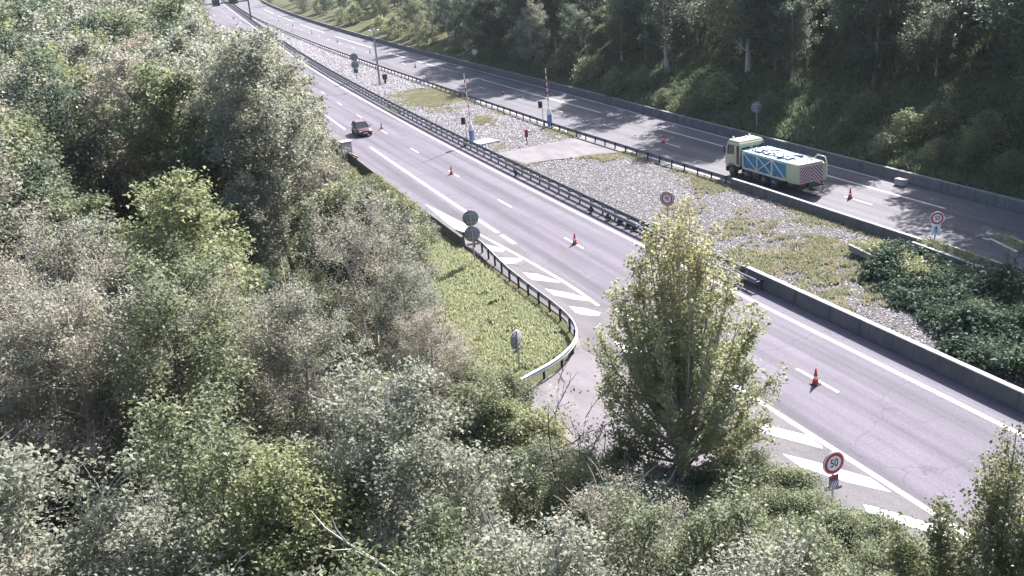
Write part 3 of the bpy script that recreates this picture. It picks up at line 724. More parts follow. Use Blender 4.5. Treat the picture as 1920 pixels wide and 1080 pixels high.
b = MB(); b.box((1.0, 7.32, 2.0), (.16, .16, 1.6), bev=.04); b.box((-.95, 7.25, 1.5), (.30, .3, .9), bev=.04); b.build('air_intake', M_BLACK, tr)
# body
by0, by1, bz0, bz1 = .12, 7.05, 1.02, 2.42
b = MB(); b.box((0, (1.5+by1)/2, (bz0+bz1)/2+.02), (2*HW-.16, by1-1.5, bz1-bz0-.10)); body = b.build('load_body', M_TBLUE, tr)
def edgebars(sd):
    b = MB(); X = sd*(HW-.03); P0, P1 = 1.55, by1-.02; w = .10
    b.beam((X, P0, bz0+.03), (X, P1, bz0+.03), .10, .16); b.beam((X, P0, bz1-.05), (X, P1, bz1-.05), .10, .12)
    ys = [P0, P0+(P1-P0)*.31, P0+(P1-P0)*.655, P1]
    for q in (1, 2, 3): b.beam((X+.002*sd, ys[q], bz0+.08), (X+.002*sd, ys[q], bz1-.1), w, w)
    X2 = X+.012*sd
    b.beam((X2, ys[1]-.06, bz1-.12), (X2, ys[0]+.08, bz0+.14), .07, .085)
    b.beam((X2, ys[2]-.06, bz1-.12), (X2, ys[1]+.06, bz0+.14), .07, .085); b.beam((X2+.01*sd, ys[2]-.06, bz0+.14), (X2+.01*sd, ys[1]+.06, bz1-.12), .07, .085)
    b.beam((X2, ys[3]-.08, bz1-.12), (X2, ys[2]+.06, bz0+.14), .07, .085)
    b.build('side_frame', M_CREAMW, body)
    for q in range(7):
        b = MB(); b.box((sd*(HW-.075), P0+.45+q*.8, (bz0+bz1)/2), (.03, .10, bz1-bz0-.24), bev=.01); b.build('side_rib', M_TBLUE, body)
edgebars(-1); edgebars(1)
# heaped tarpaulin with cords
TX, TY = 15, 45; vs = []; rg = np.random.RandomState(4)
for j in range(TY):
    for i in range(TX):
        u = i/(TX-1)*2-1; v_ = j/(TY-1); x = u*(HW-.03); y = 1.0+v_*(by1-.95)
        z = bz1+.02+.20*(1-abs(u)**2.4)*min(1, v_*9, (1-v_)*9)+.025*math.sin(x*9+y*3)+.03*math.sin(y*7.3+x*2)*(1-abs(u)**3)
        vs.append((x, y, z))
b = MB(); b.add(vs, [(j*TX+i, j*TX+i+1, (j+1)*TX+i+1, (j+1)*TX+i) for j in range(TY-1) for i in range(TX-1)], 0, True)
tarp = b.build('tarpaulin', M_TARP, tr)
b = MB()
for sd in (-1, 1): b.beam((sd*(HW+.005), 1.0, bz1+.02), (sd*(HW+.005), by1, bz1+.02), .07, .10)
b.build('tarp_edge', M_TARPC, tarp)
def tz(x, y):
    u = x/(HW-.03); v_ = (y-1.0)/(by1-.95)
    return bz1+.03+.20*(1-min(1, abs(u))**2.4)*min(1, v_*9, (1-v_)*9)+.025*math.sin(x*9+y*3)+.03*math.sin(y*7.3+x*2)*(1-abs(u)**3)
b = MB()
for k in range(13):
    y = 1.5+k*.42; x = -.55+.35*math.sin(k*2.1); pts = []
    for q in range(7):
        s_q = q/6; xx = x+(.75*s_q if k % 3 else .35*math.sin(s_q*5)); yy = y+(.32*math.sin(s_q*4+k) if k % 2 else .55*s_q-.1)
        xx = max(-1.1, min(1.1, xx)); yy = max(1.1, min(6.9, yy)); pts.append((xx, yy, tz(xx, yy)+.02))
    b.tube(pts, .055, 6)
pts = [(-.85+.1*math.sin(q*1.7), 1.6+q*.40, tz(-.85+.1*math.sin(q*1.7), 1.6+q*.40)+.02) for q in range(13)]; b.tube(pts, .03, 6)
b.build('cords', M_SIGNBLUE, tarp)
# tail hopper with chevrons
b = MB(); pr = [(.0, 1.0), (0, 2.32), (.18, 2.44), (1.5, 2.44), (1.5, 1.0), (1.1, .92)]
vs = [(-HW+.02, y, z) for y, z in pr]+[(HW-.02, y, z) for y, z in pr]; n = len(pr)
b.add(vs, [tuple(reversed(range(n))), tuple(range(n, 2*n))]+[(k, (k+1) % n, n+(k+1) % n, n+k) for k in range(n)]); hop = b.build('rear_hopper', M_CREAM, tr)
b = MB(); b.box((0, .75, 2.46), (2.3, 1.4, .06), bev=.02); b.build('lid', M_CREAMW, hop)
b = MB(); b.box((-.05, -.02, 1.68), (2.14, .02, 1.24)); pn = b.build('striped_panel', M_TAIL, hop)
b = MB(); pitch_ = .27
z0, z1, hw = 1.07, 2.29, 1.05
for sd in (-1, 1):                         # inverted V stripes, clipped to the panel
    for k in range(-1, 16):
        a = z0-1.15+k*pitch_; wv = pitch_*.5; sl = 1.0; poly = []
        cand = [(0, a), (0, a+wv), (hw, a+wv-hw*sl), (hw, a-hw*sl)]
        def clip(P, f):
            out = []
            for q in range(len(P)):
                p, r2 = P[q], P[(q+1) % len(P)]; fp, fr_ = f(p), f(r2)
                if fp >= 0: out.append(p)
                if (fp >= 0) != (fr_ >= 0): t = fp/(fp-fr_); out.append((p[0]+(r2[0]-p[0])*t, p[1]+(r2[1]-p[1])*t))
            return out
        cand = clip(cand, lambda p: p[1]-z0)
        cand = clip(cand, lambda p: z1-p[1]) if len(cand) > 2 else cand
        if len(cand) > 2:
            b.add([(-.05+sd*p[0], -.0335, p[1]) for p in cand], [tuple(range(len(cand)))])
b.build('chevrons', M_DRED, pn)
b = MB(); b.box((0, .05, .80), (.7, .5, .35), bev=.05); b.tube([(0, .2, .75), (0, -.1, .5)], .09, 8); b.lathe((0, -.15, .42), [(.30, 0), (.32, .05), (.1, .08)], 16); b.build('spreader', M_CHAS, tr)
b = MB(); b.tube([(1.24, 1.2, 2.5), (1.30, .9, 2.78), (1.32, .1, 2.75), (1.36, -.08, 2.3), (1.36, -.10, 1.2)], .05, 8); b.build('rear_arch', M_CREAMW, tr)
b = MB(); b.box((1.18, -.04, 1.65), (.28, .06, 1.35), bev=.02)
for q in range(5): b.box((1.18, -.09, 1.15+q*.24), (.26, .03, .03))
b.build('ladder', M_CREAM, tr)
b = MB(); b.tube([(1.0, .1, .95), (1.05, -.05, .6), (.95, -.25, .3), (.7, -.3, .22)], .035, 6); b.build('rear_hose', M_BLACK, tr)
for sd in (-1, 1):
    b = MB(); b.box((sd*.98, -.03, .93), (.34, .05, .12), bev=.01); b.build('tail_light', M_RED, tr)
b = MB(); b.box((0, -.02, .66), (2.3, .10, .12), bev=.02); b.build('underrun_bar', M_CHAS, tr)

# --- the small red car coming towards the camera
car = empty('car', (-1.75, 112.2, .03), R(180-1)); tag(car, 'small red car with dark windscreen driving on the near road, beside the left trees', 'car')
st = [(-2.02, .62, .42, .62), (-1.98, .74, .30, .80), (-1.4, .84, .24, .96), (-.6, .86, .22, .99), (.3, .86, .22, .96), (.95, .86, .22, .92), (1.5, .84, .24, .82), (1.92, .78, .28, .70), (2.02, .66, .36, .58)]
b = MB(); vs = []; nn = 12
for y, w, zb, zt in st:
    for k in range(nn):
        a = 2*math.pi*k/nn+math.pi/nn; cx = math.copysign(abs(math.cos(a))**.45, math.cos(a)); sx = math.copysign(abs(math.sin(a))**.45, math.sin(a))
        vs.append((w*cx, y, (zb+zt)/2+(zt-zb)/2*sx))
ns = len(st)
b.add(vs, [(i*nn+(k+1) % nn, i*nn+k, (i+1)*nn+k, (i+1)*nn+(k+1) % nn) for i in range(ns-1) for k in range(nn)]+[tuple(range(nn)), tuple(reversed(range((ns-1)*nn, ns*nn)))], 0, True)
cb_ = b.build('body', M_CARRED, car)
gh = [(-1.75, .72, .95, .64), (-1.35, .74, .62, 0), (0, 0, 0, 0)]
base = [(-.74, -1.85), (.74, -1.85), (.78, .95), (-.78, .95)]; topp = [(-.56, -1.35), (.56, -1.35), (.58, .22), (-.58, .22)]
b = MB(); b.add([(x, y, .93) for x, y in base]+[(x, y, 1.44) for x, y in topp], [(0, 1, 5, 4), (1, 2, 6, 5), (2, 3, 7, 6), (3, 0, 4, 7)]); b.build('windows', M_GLASS, car)
b = MB(); b.box((0, -.56, 1.455), (1.14, 1.62, .06), bev=.03); b.build('roof', M_CARRED, car)
b = MB()
for sd in (-1, 1):
    b.beam((sd*.775, .95, .94), (sd*.575, .24, 1.44), .06, .05); b.beam((sd*.735, -1.83, .94), (sd*.555, -1.35, 1.44), .08, .06); b.beam((sd*.765, -.35, .94), (sd*.575, -.35, 1.45), .04, .07)
b.build('pillars', M_CARRED, car)
for sd in (-1, 1):
    for y in (-1.25, 1.25): wheel(car, sd*.76, y, .31, .20, sd)
    b = MB(); b.box((sd*.58, 1.93, .62), (.30, .12, .15), bev=.04); b.build('headlight', M_LAMP, car)
    b = MB(); b.box((sd*.95, .55, 1.0), (.18, .1, .13), bev=.03); b.build('mirror', M_CARRED, car)
b = MB(); b.box((0, 2.03, .44), (.52, .03, .12)); b.build('number_plate', M_WHITE, car)
b = MB(); b.box((0, 2.0, .60), (.66, .06, .10), bev=.02); b.box((0, 1.98, .30), (1.3, .08, .14), bev=.03); b.build('grille', M_BLACK, car)

# ------------------------------------------------------------------ vegetation
def leaves(centers, n, spread, size, rng, up=.8, aspect=.62, flat=.75):
    """n rhombic leaves round each centre; returns vertices, quads, a value per vertex"""
    C_ = np.repeat(centers, n, axis=0); N_ = len(C_)
    off = rng.normal(size=(N_, 3))*spread; off[:, 2] *= flat
    P = C_+off
    nrm = rng.normal(size=(N_, 3)); nrm[:, 2] = np.abs(nrm[:, 2])+up; nrm /= np.linalg.norm(nrm, axis=1)[:, None]
    t = rng.normal(size=(N_, 3)); t -= nrm*np.sum(t*nrm, axis=1)[:, None]; t /= np.linalg.norm(t, axis=1)[:, None]
    s_ = np.cross(nrm, t); L = size*np.repeat(rng.uniform(.75, 1.2, len(centers)), n)[:, None]*rng.uniform(.5, 1.45, N_)[:, None]
    droop = nrm*L*.12
    V = np.stack([P-t*L*.5, P+s_*L*aspect*.5+droop, P+t*L*.5-droop, P-s_*L*aspect*.5+droop], 1).reshape(-1, 3)
    F_ = np.arange(N_*4).reshape(-1, 4)
    cv = np.repeat(rng.uniform(0, 1, len(centers))*.55, n)+rng.uniform(0, .45, N_)
    return V, F_, np.repeat(cv, 4)
def tubes_np(segs, n=5):
    """segs: list of (points Nx3, radii N) -> verts, quads"""
    Vs, Fs, b0 = [], [], 0
    for P, r_ in segs:
        P = np.asarray(P); m = len(P)
        T = np.gradient(P, axis=0); T /= np.linalg.norm(T, axis=1)[:, None]+1e-9
        ref = np.array([.31, .17, .93]) if abs(T[0, 2]) < .8 else np.array([1, .1, .05])
        A = np.cross(T, ref); A /= np.linalg.norm(A, axis=1)[:, None]+1e-9; B = np.cross(T, A)
        an = 2*np.pi*np.arange(n)/n
        ring = P[:, None, :]+(A[:, None, :]*np.cos(an)[None, :, None]+B[:, None, :]*np.sin(an)[None, :, None])*np.asarray(r_)[:, None, None]
        Vs.append(ring.reshape(-1, 3))
        i_ = (np.arange(m-1)[:, None]*n+np.arange(n)[None, :]).ravel(); j_ = (np.arange(m-1)[:, None]*n+(np.arange(n)[None, :]+1) % n).ravel()
        Fs.append(np.stack([i_, j_, j_+n, i_+n], 1)+b0); b0 += m*n
    return np.concatenate(Vs), np.concatenate(Fs)
def unit(v): return v/(np.linalg.norm(v)+1e-9)
def grow(seed, h, rad, base=.28, nl=22, up=.5, env=None, trunk_r=None, twigs=5, lean=.05, stems=1, sub_r=.35, sub_n=6, bare=0):
    """skeleton of a tree: returns segments and the points where leaves sit"""
    rng = np.random.RandomState(seed); segs, pts = [], []
    env = env or (lambda t: math.sin(math.pi*min(1, max(0, t*.82+.16)))**.6)
    trunk_r = trunk_r or h*.016+.03
    for st_ in range(stems):
        a0 = rng.uniform(0, 6.28); hh = h*(1 if st_ == 0 else rng.uniform(.75, .95))
        lx = lean*h*rng.uniform(-1, 1)+(0 if stems == 1 else rad*.35*math.cos(a0+st_*2.4)); ly = lean*h*rng.uniform(-1, 1)+(0 if stems == 1 else rad*.35*math.sin(a0+st_*2.4))
        tt = np.linspace(0, 1, 9); wob = np.cumsum(rng.normal(size=(9, 2))*h*.008, axis=0); wob[0] = 0
        TP = np.stack([lx*tt**1.3+wob[:, 0], ly*tt**1.3+wob[:, 1], hh*.96*tt], 1)
        tr_ = trunk_r*(1-tt*.88)*(1 if st_ == 0 else .7); tr_[0] *= 1.35
        segs.append((TP, tr_))
        for k in range(nl//stems):
            f = (k+.5)/(nl/stems); t0 = base+(1-base)*f**.9; az = k*2.39996+rng.uniform(-.4, .4)+a0
            t0s = max(base*.55, t0-up*.30*rng.uniform(.6, 1.2)*(1-f*.4))
            i0 = t0s*8; i1 = int(min(7, i0)); p0 = TP[i1]*(1-(i0-i1))+TP[i1+1]*(i0-i1)
            env_r = rad*env((t0-base)/(1-base))*rng.uniform(.72, 1.12)
            tgt = np.array([TP[min(8, int(t0*8)), 0]+env_r*math.cos(az), TP[min(8, int(t0*8)), 1]+env_r*math.sin(az), hh*t0+rng.uniform(-.04, .06)*h])
            u = np.linspace(0, 1, 6)[:, None]
            mid = (p0+tgt)/2+np.array([0, 0, -.10*np.linalg.norm(tgt-p0)*(1 if up > .3 else -.8)])
            LP = p0*(1-u)**2+2*mid*u*(1-u)+tgt*u*u+rng.normal(size=(6, 3))*.02*env_r*(u)
            L = np.linalg.norm(tgt-p0)
            segs.append((LP, np.linspace(max(.012, trunk_r*.34*(1-.5*f)), .008, 6)))
            for q in range(sub_n):
                s_q = .28+.72*(q+rng.uniform(0, 1))/sub_n; ii = min(4, int(s_q*5)); fr = s_q*5-ii
                b0 = LP[ii]*(1-fr)+LP[ii+1]*fr; ld = unit(LP[ii+1]-LP[ii])
                d = unit(ld*.8+rng.normal(size=3)*.75+np.array([0, 0, .25*up])); l_ = sub_r*rad*rng.uniform(.6, 1.2)*(1.15-.5*s_q)
                SP = b0+d*l_*np.linspace(0, 1, 4)[:, None]+rng.normal(size=(4, 3))*.03*l_
                segs.append((SP, [.014, .011, .008, .004]))
                for w in range(twigs):
                    a_ = rng.uniform(.35, 1.05); e = b0+d*l_*a_+rng.normal(size=3)*l_*.28; pts.append(e)
                if bare and rng.rand() < bare:
                    d2 = unit(d+np.array([0, 0, .7])+rng.normal(size=3)*.3); e = SP[-1]
                    segs.append((np.stack([e, e+d2*l_*.6, e+d2*l_*1.1+rng.normal(size=3)*.1]), [.019, .014, .007]))
                    segs.append((np.stack([e+d2*l_*.5, e+d2*l_*.8+rng.normal(size=3)*.15*l_]), [.011, .006]))
    return segs, np.array(pts)
PROTO = {}

def tree_proto(key, name, seed, h, rad, leaf, per, spread, lm, bark, **kw):
    segs, pts = grow(seed, h, rad, **kw)
    rng = np.random.RandomState(seed+99)
    root = empty(name)
    V, F_ = tubes_np(segs, 6); o = from_np('trunk', V, F_, bark, root)
    V, F_, a = leaves(pts, per, spread, leaf, rng); c = from_np('crown', V, F_, lm, root, attr=a)
    KIDS[root] = [o, c]; PROTO[key] = dict(root=root, h=h, rad=rad, used=False, n=len(pts)*per)
    return root
PLACED = []
def plant(key, x, y, z, s, rz, label, cat, group=None, sz=None):
    p = PROTO[key]
    o = copy_tree(p['root']) if p['used'] else p['root']
    p['used'] = True
    o.location = (x, y, z-.05); o.rotation_euler[2] = rz; o.scale = (s, s, s*(sz or 1)); tag(o, label, cat, group)
    PLACED.append((o, x, y)); return o
NEARKW = dict(nl=30, sub_n=8, twigs=6, base=.22)
tree_proto('n1', 'broadleaf_tree', 1, 10, 3.1, .125, 18, .17, L_GREY, M_BARKP, bare=.2, **NEARKW)
tree_proto('n2', 'broadleaf_tree', 2, 10, 3.3, .10, 17, .17, L_BROWN, M_BARKP, bare=.45, **NEARKW)
tree_proto('n3', 'broadleaf_tree', 3, 10, 3.0, .12, 20, .21, L_GREEN, M_BARK, stems=2, **NEARKW)
tree_proto('n4', 'broadleaf_tree', 4, 10, 3.2, .10, 14, .18, L_BROWN, M_BARKP, bare=.8, stems=2, **NEARKW)
tree_proto('n5', 'broadleaf_tree', 5, 10, 2.8, .125, 22, .21, L_YEL, M_BARK, **NEARKW)
MIDKW = dict(nl=28, sub_n=7, twigs=5, base=.20)
tree_proto('m1', 'broadleaf_tree', 11, 13, 3.7, .24, 15, .30, L_GREY, M_BARK, **MIDKW)
tree_proto('m2', 'broadleaf_tree', 12, 13, 3.5, .26, 15, .33, L_GREEN, M_BARK, **MIDKW)
tree_proto('m3', 'broadleaf_tree', 13, 13, 3.9, .23, 15, .30, L_DARK, M_BARK, stems=2, **MIDKW)
tree_proto('m4', 'broadleaf_tree', 14, 13, 3.4, .24, 14, .32, L_YEL, M_BARK, **MIDKW)
tree_proto('m5', 'broadleaf_tree', 15, 13, 3.6, .20, 16, .28, L_BROWN, M_BARK, **MIDKW)
FARKW = dict(nl=22, sub_n=6, twigs=4, base=.15)
tree_proto('f1', 'broadleaf_tree', 21, 14, 4.2, .36, 14, .5, L_GREEN, M_BARK, **FARKW)
tree_proto('f2', 'broadleaf_tree', 22, 14, 4.4, .36, 14, .5, L_GREY, M_BARK, **FARKW)
tree_proto('f3', 'broadleaf_tree', 23, 14, 3.9, .34, 14, .5, L_DARK, M_BARK, **FARKW)
RKW = dict(nl=26, sub_n=7, twigs=5, base=.22)
tree_proto('r1', 'woodland_tree', 31, 17, 5.0, .32, 14, .40, L_DARK, M_BARKP, **RKW)
tree_proto('r2', 'woodland_tree', 32, 17, 4.6, .32, 15, .40, L_DARK, M_BARK, stems=2, **RKW)
tree_proto('r3', 'woodland_tree', 33, 17, 5.2, .34, 13, .42, L_GREEN, M_BARKP, **RKW)
tree_proto('r4', 'woodland_tree', 34, 17, 4.2, .30, 14, .38, L_GREY, M_BARK, **RKW)
BKW = dict(nl=30, sub_n=7, twigs=5, base=.02, env=lambda t: math.sin(math.pi*min(1, t*.75+.3))**.5, trunk_r=.05, up=.6)
tree_proto('b1', 'bush', 41, 3.2, 2.0, .105, 20, .16, L_GREEN, M_BARK, stems=3, **BKW)
tree_proto('b2', 'bush', 42, 3.2, 2.0, .10, 20, .16, L_YEL, M_BARK, stems=3, **BKW)
tree_proto('b3', 'bush', 43, 3.2, 2.1, .095, 24, .17, L_GREY, M_BARKP, stems=3, bare=.2, **BKW)

CKW = dict(BKW); CKW.update(nl=20, sub_n=5, twigs=4)
tree_proto('c1', 'bush', 45, 3.2, 2.1, .24, 6, .26, L_GREEN, M_BARK, **CKW)
tree_proto('c2', 'bush', 46, 3.2, 2.1, .24, 6, .26, L_YEL, M_BARK, **CKW)
tree_proto('s1', 'sparse_tree', 61, 7.0, 2.5, .12, 5, .22, L_YEL, M_BARK, nl=14, sub_n=5, twigs=3, base=.30, trunk_r=.10, sub_r=.45, bare=.3)
# masks, in photo pixels, of where crowns may reach
MASK_L = [(-600, -600), (385, -600), (392, 5), (385, 60), (425, 66), (470, 52), (515, 108), (560, 125), (600, 150), (640, 200), (660, 245), (640, 262), (632, 300), (700, 332), (742, 356), (790, 408), (828, 440), (822, 480), (800, 520), (815, 560), (880, 625), (900, 660), (950, 700), (975, 735), (1000, 770), (1060, 840), (1120, 850), (1200, 880), (1260, 930), (1300, 900), (1420, 880), (1480, 900), (1550, 945), (1600, 1000), (1640, 1080), (1640, 2600), (-2600, 2600), (-2600, -600)]
MASK_R = [(470, -600), (482, -4), (540, 16), (600, 40), (650, 58), (705, 72), (790, 100), (870, 112), (1000, 140), (1140, 170), (1300, 224), (1420, 252), (1540, 282), (1610, 303), (1740, 335), (1920, 378), (2600, 560), (2600, -600)]
def fits(mask, x, y, z, h, rad, base, slack=.85):
    P = []
    for t, r_ in ((base, .55), (base+.25*(1-base), 1.0), (base+.5*(1-base), .95), (base+.8*(1-base), .6), (1.0, .1)):
        for a in range(0, 360, 45): P.append((x+rad*r_*slack*math.cos(R(a)), y+rad*r_*slack*math.sin(R(a)), z+h*t))
    X, Y_, D = px(P)
    ins = in_poly(mask, X, Y_) | (D < 1)
    return ins.mean() > .985
def seen(x, y, z, h, rad):
    X, Y_, D = px([(x-rad, y, z+h*.2), (x+rad, y, z+h*.5), (x, y, z+h), (x, y, z)])
    return (D > 1).any() and X.max() > -60 and X.min() < 1980 and Y_.max() > -40 and Y_.min() < 1130
def bz(x, y): return float(bankZ(np.array(x, float), np.array(y, float)))
WORD_T = {'n1': 'grey-green leafy', 'n2': 'brown tinged thin-leaved', 'n3': 'mid green leafy', 'n4': 'thin-leaved tree with many bare twigs', 'n5': 'yellow-green leafy', 'm1': 'grey-green broadleaf', 'm2': 'green broadleaf', 'm3': 'dark green broadleaf', 'm4': 'yellow-green broadleaf', 'm5': 'brown tinged broadleaf',
          'f1': 'distant green', 'f2': 'distant grey-green', 'f3': 'distant dark green', 'r1': 'dark pale-trunked', 'r2': 'dark twin-stemmed', 'r3': 'green pale-trunked', 'r4': 'grey-green narrow', 'c1': 'green', 'c2': 'yellow-green', 's1': 'sparse yellow-leaved', 'b1': 'green', 'b2': 'yellow-green', 'b3': 'grey-green'}
def where(x, y, z):
    X, Y_, D = px([(x, y, z)]); X, Y_ = float(X[0]), float(Y_[0])
    col = 'at left edge' if X < 170 else 'far left' if X < 350 else 'left' if X < 560 else 'centre left' if X < 760 else 'centre' if X < 1060 else 'centre right' if X < 1350 else 'right' if X < 1650 else 'at right edge'
    row = 'top of photo' if Y_ < 120 else 'upper photo' if Y_ < 300 else 'mid height' if Y_ < 560 else 'lower photo' if Y_ < 850 else 'bottom of photo'
    return '%s, %s' % (col, row)
def label_for(key, x, y, z, side):
    w = WORD_T[key]; w = w if 'tree' in w else w+' tree'
    return '%s, %s wood, %s' % (w, side, where(x, y, z))
# --- the hornbeam standing in front of the road
def env_main(t): return float(np.interp(t, [0, .10, .22, .40, .60, .70, .81, .90, .96, 1.0], [.55, .80, .95, 1.0, .96, .84, .60, .36, .20, .05]))
segs, pts = [], []
rng = np.random.RandomState(7)
H0, R0 = 11.2, 3.1
TP = np.array([[0, 0, 0], [.03, .02, .9], [.0, .05, 1.6], [.05, 0, 4], [.0, .1, 7], [.05, .1, 9.5], [0, .1, 10.6]]); segs.append((TP, [.26, .2, .17, .12, .08, .04, .01]))
for k in range(74):                              # many steep limbs fanning up from low on the trunk
    az = k*2.39996; tz_ = .09+.89*(((k*31) % 74+rng.rand())/74)**.85; rr = R0*env_main(tz_)*rng.uniform(.78, 1.08)
    p0 = np.array([.05*math.cos(az), .05*math.sin(az), .9+1.6*rng.rand()+max(0, tz_-.5)*5*rng.rand()])
    tgt = np.array([rr*math.cos(az), rr*math.sin(az), H0*tz_])
    u = np.linspace(0, 1, 8)[:, None]; mid = p0*.35+tgt*.65; mid[:2] *= 1.18; mid[2] = p0[2]+(tgt[2]-p0[2])*.52
    LP = p0*(1-u)**2+2*mid*u*(1-u)+tgt*u*u; L = np.linalg.norm(tgt-p0)
    segs.append((LP, np.linspace(.062, .014, 8)))
    nq = int(7+L*1.9)
    for q in range(nq):
        s_q = .22+.78*(q+rng.rand())/nq; ii = min(6, int(s_q*7)); fr = s_q*7-ii; b0 = LP[ii]*(1-fr)+LP[ii+1]*fr
        d = unit(unit(LP[ii+1]-LP[ii])*.9+rng.normal(size=3)*.55+np.array([0, 0, .5])+np.array([math.cos(az), math.sin(az), 0])*.15)
        l_ = rng.uniform(.5, 1.05); segs.append((np.stack([b0, b0+d*l_*.5, b0+d*l_]), [.012, .009, .004]))
        for w in range(4): pts.append(b0+d*l_*rng.uniform(.15, 1.1)+rng.normal(size=3)*.06)
root = empty('hornbeam_tree', (-10.4, 28.6, -.03)); tag(root, 'tall teardrop shaped tree with yellow top standing alone in front of the near road', 'tree')
V, F_ = tubes_np(segs, 6); from_np('trunk', V, F_, M_BARKP, root)
V, F_, a = leaves(np.array(pts), 12, .12, .12, rng, flat=1.0); from_np('crown', V, F_, L_MAIN, root, attr=a)
# a second hornbeam at the bottom right corner: several pointed tops
segs, pts = [], []
for (ax, ay, hh, rr0) in ((0, 0, 8.6, 1.25), (-1.15, .5, 7.5, .8), (-1.9, 1.0, 6.6, .6), (.9, .3, 9.0, 1.2), (1.6, -.5, 8.2, 1.3), (.3, -.9, 7.4, 1.2), (-.9, -.5, 6.2, .9)):
    segs.append((np.array([[ax*.2, ay*.2, 0], [ax*.7, ay*.7, hh*.4], [ax, ay, hh*.96]]), [.12, .07, .012]))
    for k in range(34):
        az = k*2.39996; t = .12+.86*(k+.5)/34; rr = rr0*(1-t**1.8)*1.15+.12
        p0 = np.array([ax*t, ay*t, hh*max(.05, t-.16)]); tgt = np.array([ax*t+rr*math.cos(az), ay*t+rr*math.sin(az), hh*t])
        segs.append((np.stack([p0, (p0+tgt)/2, tgt]), [.02, .012, .005]))
        for w in range(20): q = rng.uniform(.25, 1.05); pts.append(p0+(tgt-p0)*q+rng.normal(size=3)*.13)
X, Yy = at(1868, 880, 8.0)
root = empty('hornbeam_tree', (X, Yy, -.03)); tag(root, 'olive green tree with several pointed tops at the bottom right corner', 'tree')
V, F_ = tubes_np(segs, 6); from_np('trunk', V, F_, M_BARKP, root)
V, F_, a = leaves(np.array(pts), 16, .10, .085, rng, flat=1.0); from_np('crown', V, F_, leafmat('leaves_olive', [(0, (.12, .145, .07)), (.5, (.20, .21, .10)), (1, (.32, .30, .15))], dry=(.55, (.40, .33, .14))), root, attr=a)

# --- the wood on the left
rng = np.random.RandomState(3)
cand = []
for (xa, xb, ya, yb, sp) in ((-46, -8, 7, 62, 3.5), (-48, -9, 62, 120, 5.0), (-62, -6, 120, 230, 8.5), (-80, 12, 230, 480, 17.0)):
    for gx in np.arange(xa, xb, sp):
        for gy in np.arange(ya, yb, sp): cand.append((gx+rng.uniform(-.42, .42)*sp+(float(offL(gy)) if gy > 120 else 0), gy+rng.uniform(-.42, .42)*sp, sp))
rng.shuffle(cand); cand.sort(key=lambda c: c[1])
# points (photo px) of things that no nearer crown may hide, with their distance
CLEAR = [(520, 255, 70), (523, 300, 70), (530, 350, 70), (536, 400, 70), (542, 450, 70), (550, 500, 68), (555, 900, 27), (520, 960, 27), (600, 990, 27), (470, 1010, 26), (290, 380, 70), (350, 390, 70), (300, 440, 70), (240, 420, 70), (1040, 800, 33), (1010, 760, 33), (1060, 850, 33), (655, 270, 95), (650, 290, 95), (664, 230, 110), (700, 325, 90)]
def hides(x, y, z, h, r_):
    X, Y_, D = px([(x, y, z+h*.62)]); D = float(D[0])
    if D < 1: return False
    rx = r_*.9*F_PX/D; ry = h*.42*F_PX/D
    for a, b_, dd in CLEAR:
        if D < dd-2 and ((a-X[0])/rx)**2+((b_-Y_[0])/ry)**2 < 1: return True
    return False
def special(key, u, v_, h_, lab, cat='tree'):
    p = PROTO[key]; x, y = at(u, v_, h_); z = bz(x, y)
    plant(key, x, y, z, h_/p['h'], 1.3*u, lab, cat, 'broadleaf trees of the left wood'); taken.append((x, y))
nL = 0; taken = []
special('n5', 548, 862, 9.0, 'bright yellow-green small tree near the bottom, left of centre')
special('m4', 290, 345, 11.5, 'yellow-green tree catching the sun, upper left wood')
special('m4', 345, 352, 10.5, 'yellow-green tree just right of another one, upper left wood')
special('s1', 1035, 742, 6.2, 'sparse dark-branched tree with yellow leaves in front of the exit ramp')
special('s1', 1075, 800, 5.0, 'small sparse dark-branched tree at the ramp edge, beside the tall teardrop tree')
for x, y, sp in cand:
    if x > -8.6+offL(y) or in_poly(ramp_poly, np.array([x]), np.array([y]))[0]: continue
    z = bz(x, y); d = math.hypot(x-CAM[0], y-CAM[1])
    if d < 9: continue
    if y < 48: keys = ['n1', 'n2', 'n3', 'n4', 'n1', 'n2', 'n5']; hs = [10.5, 9, 7.5, 6, 4.8]
    elif y < 115: keys = ['m1', 'm2', 'm3', 'm1', 'm4', 'm5', 'm2']; hs = [14, 12.5, 11, 9, 7.5, 6, 4.8]
    else: keys = ['f1', 'f2', 'f3']; hs = [16, 14, 12, 10, 8, 6]
    if d < 16: hs = [h_ for h_ in hs if h_ < 9]
    if y < 48: keys = ['n2', 'n4', 'n4', 'n2', 'n1', 'n4'] if x < -29 else ['n2', 'n4', 'n3', 'n1', 'n1', 'n3']
    key = keys[rng.randint(len(keys))]; p = PROTO[key]
    f = rng.uniform(.86, 1.06); ok = False
    for h_ in hs:
        h_ *= f; s = h_/p['h']
        wide = min(1.25, max(1.0, 7.5/h_)); r_ = p['rad']*s
        if fits(MASK_L, x, y, z, h_, r_, .2) and not hides(x, y, z, h_, r_): ok = True; break
    if not ok or not seen(x, y, z, h_, r_): continue
    if any((x-a)**2+(y-b_)**2 < (.55*min(sp, r_*1.25))**2 for a, b_ in taken): continue
    taken.append((x, y)); nL += 1
    plant(key, x, y, z, s, rng.uniform(0, 6.28), label_for(key, x, y, z+h_*.7, 'left'), 'tree', 'broadleaf trees of the left wood')
